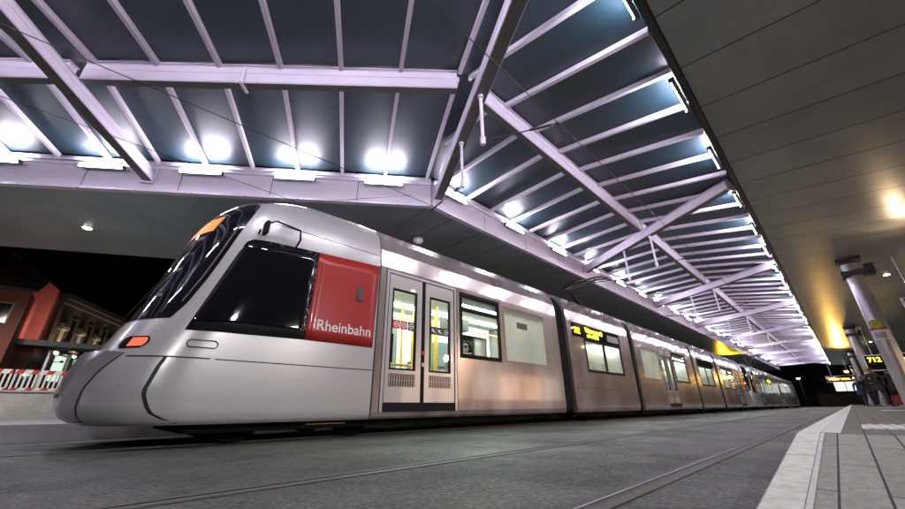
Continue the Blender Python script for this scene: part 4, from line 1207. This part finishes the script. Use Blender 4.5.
# ------------------------------------------------------------------ people
def person(loc,rz,label,coat,stride=.0,h=1.75,hat=False,lean=0.0,sit=False,grp='people waiting on the near platform'):
    k=h/1.75
    r=empty('person',loc,rz)
    J={}; V=[];Ed=[];Ra=[]
    def v(p,rad): V.append(Vector(p)*k); Ra.append((rad[0]*k,rad[1]*k) if isinstance(rad,tuple) else (rad*k,rad*k)); return len(V)-1
    def e(a,b): Ed.append((a,b))
    pel=v((0,0,.95),(.15,.115)); waist=v((lean*.3,0,1.12),(.15,.11)); ch=v((lean*.7,0,1.33),(.19,.125)); sh=v((lean,0,1.46),(.15,.10)); nk=v((lean*1.1+.01,0,1.53),.058); hd=v((lean*1.2+.03,0,1.62),(.072,.085)); ht=v((lean*1.2+.03,0,1.70),(.068,.08))
    for a,b in ((pel,waist),(waist,ch),(ch,sh),(sh,nk),(nk,hd),(hd,ht)): e(a,b)
    for s in (-1,1):
        st=stride*s
        if sit:
            hp=v((.05,s*.10,.93),.105); kn=v((.46,s*.12,.97),.068); an=v((.48,s*.12,.50),.048); to=v((.64,s*.13,.45),(.042,.035))
        else:
         hp=v((st*.1,s*.10,.88),.105); kn=v((st*.55+.02,s*.11,.49),.068); an=v((st-.02,s*.115,.09),.048); to=v((st+.15,s*.13,.04),(.042,.035))
        for a,b in ((pel,hp),(hp,kn),(kn,an),(an,to)): e(a,b)
        so=v((lean,s*.20,1.43),.075); el=v((lean*.6-.06,s*.29,1.15),.055); wr=v((lean*.5+.10,s*.235,.95),.045)   # hands in the coat pockets
        for a,b in ((sh,so),(so,el),(el,wr)): e(a,b)
    me=bpy.data.meshes.new('figure'); me.from_pydata(V,Ed,[]); o=bpy.data.objects.new('figure',me); COL.objects.link(o)
    sk=o.modifiers.new('skin','SKIN'); sk.use_smooth_shade=True
    for i,d in enumerate(me.skin_vertices[0].data): d.radius=Ra[i]; d.use_root=(i==0)
    su=o.modifiers.new('sub','SUBSURF'); su.levels=2; su.render_levels=2
    dg=bpy.context.evaluated_depsgraph_get(); m2=bpy.data.meshes.new_from_object(o.evaluated_get(dg)); bpy.data.objects.remove(o)
    m2.materials.clear()
    for m in ('skin',coat,'trouser_dark','shoe_black'): m2.materials.append(M[m])
    for p in m2.polygons:
        z=p.center.z/k; p.use_smooth=True
        p.material_index=0 if z>1.515 else (1 if z>.80 else (2 if z>(.50 if sit else .085) else 3))
    b=bpy.data.objects.new('body',m2); COL.objects.link(b); b.parent=r
    # coat hem
    mb=MB(); n=16; vs=[];fs=[]
    for j,(z,rx,ry) in enumerate((((.88,.175,.215) if sit else (.72,.185,.225)),(.92 if sit else .85,.175,.215),(1.0,.158,.195))):
        for i in range(n): a=2*PI*i/n; vs.append((rx*math.cos(a)*k+lean*.1,ry*math.sin(a)*k,z*k))
    for j in range(2):
        for i in range(n): fs.append((j*n+i,j*n+(i+1)%n,(j+1)*n+(i+1)%n,(j+1)*n+i))
    mb.add(vs,fs,True); mb.build('coat',coat,r)
    # hair cap or hat, nose, ears
    mb=MB(); hx,hz=(lean*1.2+.015)*k,1.665*k; vs=[];fs=[]; n=12
    for j in range(5):
        ph=PI/2*j/4*1.05
        for i in range(n):
            a=2*PI*i/n; back=.012 if math.cos(a)<0 else 0
            vs.append((hx+(.098*math.cos(a)*math.cos(ph))*k,.086*math.sin(a)*math.cos(ph)*k,hz+(.1*math.sin(ph)-(.05 if j==0 and math.cos(a)<.2 else 0))*k))
    for j in range(4):
        for i in range(n): fs.append((j*n+i,j*n+(i+1)%n,(j+1)*n+(i+1)%n,(j+1)*n+i))
    mb.add(vs,fs,True)
    if hat: mb.tube([(hx+.02*k,0,hz+.02*k),(hx+.02*k,0,hz+.035*k)],.15*k,14)
    mb.build('hat' if hat else 'hair','coat_black' if hat else 'hair_dark',r)
    mb=MB(); fx=(lean*1.2+.03+.085)*k
    mb.add([(fx-.01,-.014*k,1.61*k),(fx-.01,.014*k,1.61*k),(fx+.022*k,0,1.615*k),(fx-.005,0,1.66*k)],[(0,1,2),(0,2,3),(1,3,2),(0,3,1)],True)
    for s in (-1,1): mb.box((lean*1.2+.02)*k-.015,(lean*1.2+.02)*k+.015,s*.085*k-.008,s*.085*k+.008,1.60*k,1.66*k)
    mb.build('face_feature','skin',r)
    tag(r,label,'person',grp)
    return r
PZ=.21
person((29.5,-1.15,PZ),R(200),'person in a black coat and brimmed hat, standing nearest on the platform','coat_black',.24,1.86,hat=True)
person((38,-.62,PZ),R(160),'person in a blue jacket, leftmost of the waiting group','coat_navy',.16,1.72)
person((36,-.85,PZ),R(215),'person in a dark grey coat between the blue jacket and the hat','coat_grey',.14,1.76)
person((34,-.98,PZ),R(150),'person in a brown coat just behind the one with the hat','coat_brown',.18,1.74)
person((30.5,-1.75,PZ),R(185),'person in a dark coat right of the hat, below the departure board','coat_grey',.10,1.78)
person((5.68,5.42,-.05),R(180),'dark-haired passenger seated behind the first clear window of the nearest tram','coat_black',.0,1.66,sit=True,grp='passengers in the tram')
person((28.5,-1.95,PZ),R(170),'rightmost person in a black coat at the edge of the picture','coat_black',.12,1.82)
r=empty('suitcase',(29.3,-1.62,PZ)); MB().box(-.11,.11,-.18,.18,.06,.50).build('body','case_red',r,bevel=.04)
mb=MB()
for s in (-1,1): mb.tube([(0,s*.1,.50),(0,s*.1,.92)],.01,6)
mb.tube([(0,-.1,.92),(0,.1,.92)],.014,6); mb.build('handle','black_rubber',r)
mb=MB()
for sx in (-1,1):
    for s in (-1,1): mb.tube([(sx*.1,s*.17,.03),(sx*.1,s*.2,.03)],.03,8)
mb.build('wheel','black_rubber',r)
tag(r,'red suitcase on the paving between the waiting people','suitcase')

# ------------------------------------------------------------------ light
W=bpy.data.worlds.new('World'); S.world=W; W.use_nodes=True
nt=W.node_tree; bg=nt.nodes['Background']
sky=nt.nodes.new('ShaderNodeTexSky'); sky.sky_type='NISHITA'; sky.sun_disc=False; sky.sun_elevation=R(-8); sky.sun_rotation=R(120)
nt.links.new(sky.outputs[0],bg.inputs['Color']); bg.inputs['Strength'].default_value=.05
def spot(name,loc,to,energy,col,size,blend=.8,soft=.1,label=None,body=True,mat_='warm_lamp'):
    r=empty('floodlight',loc)
    d=(Vector(to)-Vector(loc)).normalized(); q=d.to_track_quat('-Z','Y')
    r.rotation_mode='QUATERNION'; r.rotation_quaternion=q
    mb=MB(); mb.box(-.16,.16,-.11,.11,.02,.12); mb.build('housing','dark_grey_plastic',r)
    mb=MB(); mb.box(-.13,.13,-.08,.08,.010,.019); mb.build('lens',mat_,r)
    li=bpy.data.lights.new(name,'SPOT'); li.energy=energy; li.color=col; li.spot_size=R(size); li.spot_blend=blend; li.shadow_soft_size=soft
    lo=bpy.data.objects.new(name,li); COL.objects.link(lo); lo.parent=r; lo.location=(0,0,-.02)
    tag(r,label,'floodlight')
spot('soffit_uplight',(17.6,-2.7,4.55),(16.3,-2.2,5.6),60,(1,.68,.42),90,label='small floodlight lighting the canopy underside near the first column')
spot('soffit_uplight',(59.5,-.55,3.6),(46,-.9,5.75),1300,(1,.56,.12),42,label='amber floodlight lighting the canopy underside by the second column',mat_='yellow_lamp')
spot('soffit_uplight',(50,8.4,4.2),(49,7.3,5.45),1700,(1,.64,.02),110,label='amber floodlight lighting the far canopy underside above the trams',mat_='yellow_lamp')
for x,z,tx,e,c,l in ((-4.5,4.2,-.5,620,(.93,.95,1.0),'behind the viewer on the left'),(2.3,3.3,.8,450,(.95,.95,1.0),'added out of view nearest the viewer as fill'),(5.0,2.9,4.5,260,(.97,.95,.98),'second from the viewer'),(12.5,2.6,12,420,(1,.66,.5),'before the first column'),(27,4.6,26.5,600,(1,.75,.6),'past the first column'),(50,5,51,1800,(.95,1,.95),'white, near the end of the platform')):
    spot('tram_fill_flood',(x,-3.6,z),(tx,4.8,.5),e,c,120,label='added fill floodlight under the near canopy aimed at the trams, '+l,soft=.15)  # added fill lights that brighten the tram side, road and paving
spot('wall_flood',(-1.2,27.9,3.8),(-3.0,30,5.2),280,(1,.52,.45),120,label='floodlight on the shelter roof aimed at the red gable',soft=.1)
spot('street_fill_flood',(-4,19.5,5.2),(-1,22.5,.3),1500,(1,.95,.85),120,label='added fill floodlight under the far canopy lighting the retaining wall',soft=.1)  # added fill light for the left background
sun=bpy.data.lights.new('moon','SUN'); sun.energy=.004; sun.angle=R(.5); so=bpy.data.objects.new('moon',sun); COL.objects.link(so); so.rotation_euler=(R(40),0,R(120))

S.render.engine='CYCLES'
S.cycles.use_denoising=True
S.cycles.max_bounces=6; S.cycles.diffuse_bounces=3; S.cycles.glossy_bounces=4; S.cycles.transparent_max_bounces=12; S.cycles.transmission_bounces=4
S.cycles.sample_clamp_indirect=4; S.cycles.sample_clamp_direct=0
S.cycles.use_light_tree=True
S.view_settings.view_transform='Standard'; S.view_settings.look='None'; S.view_settings.exposure=0; S.view_settings.gamma=1; S.view_settings.use_curve_mapping=False
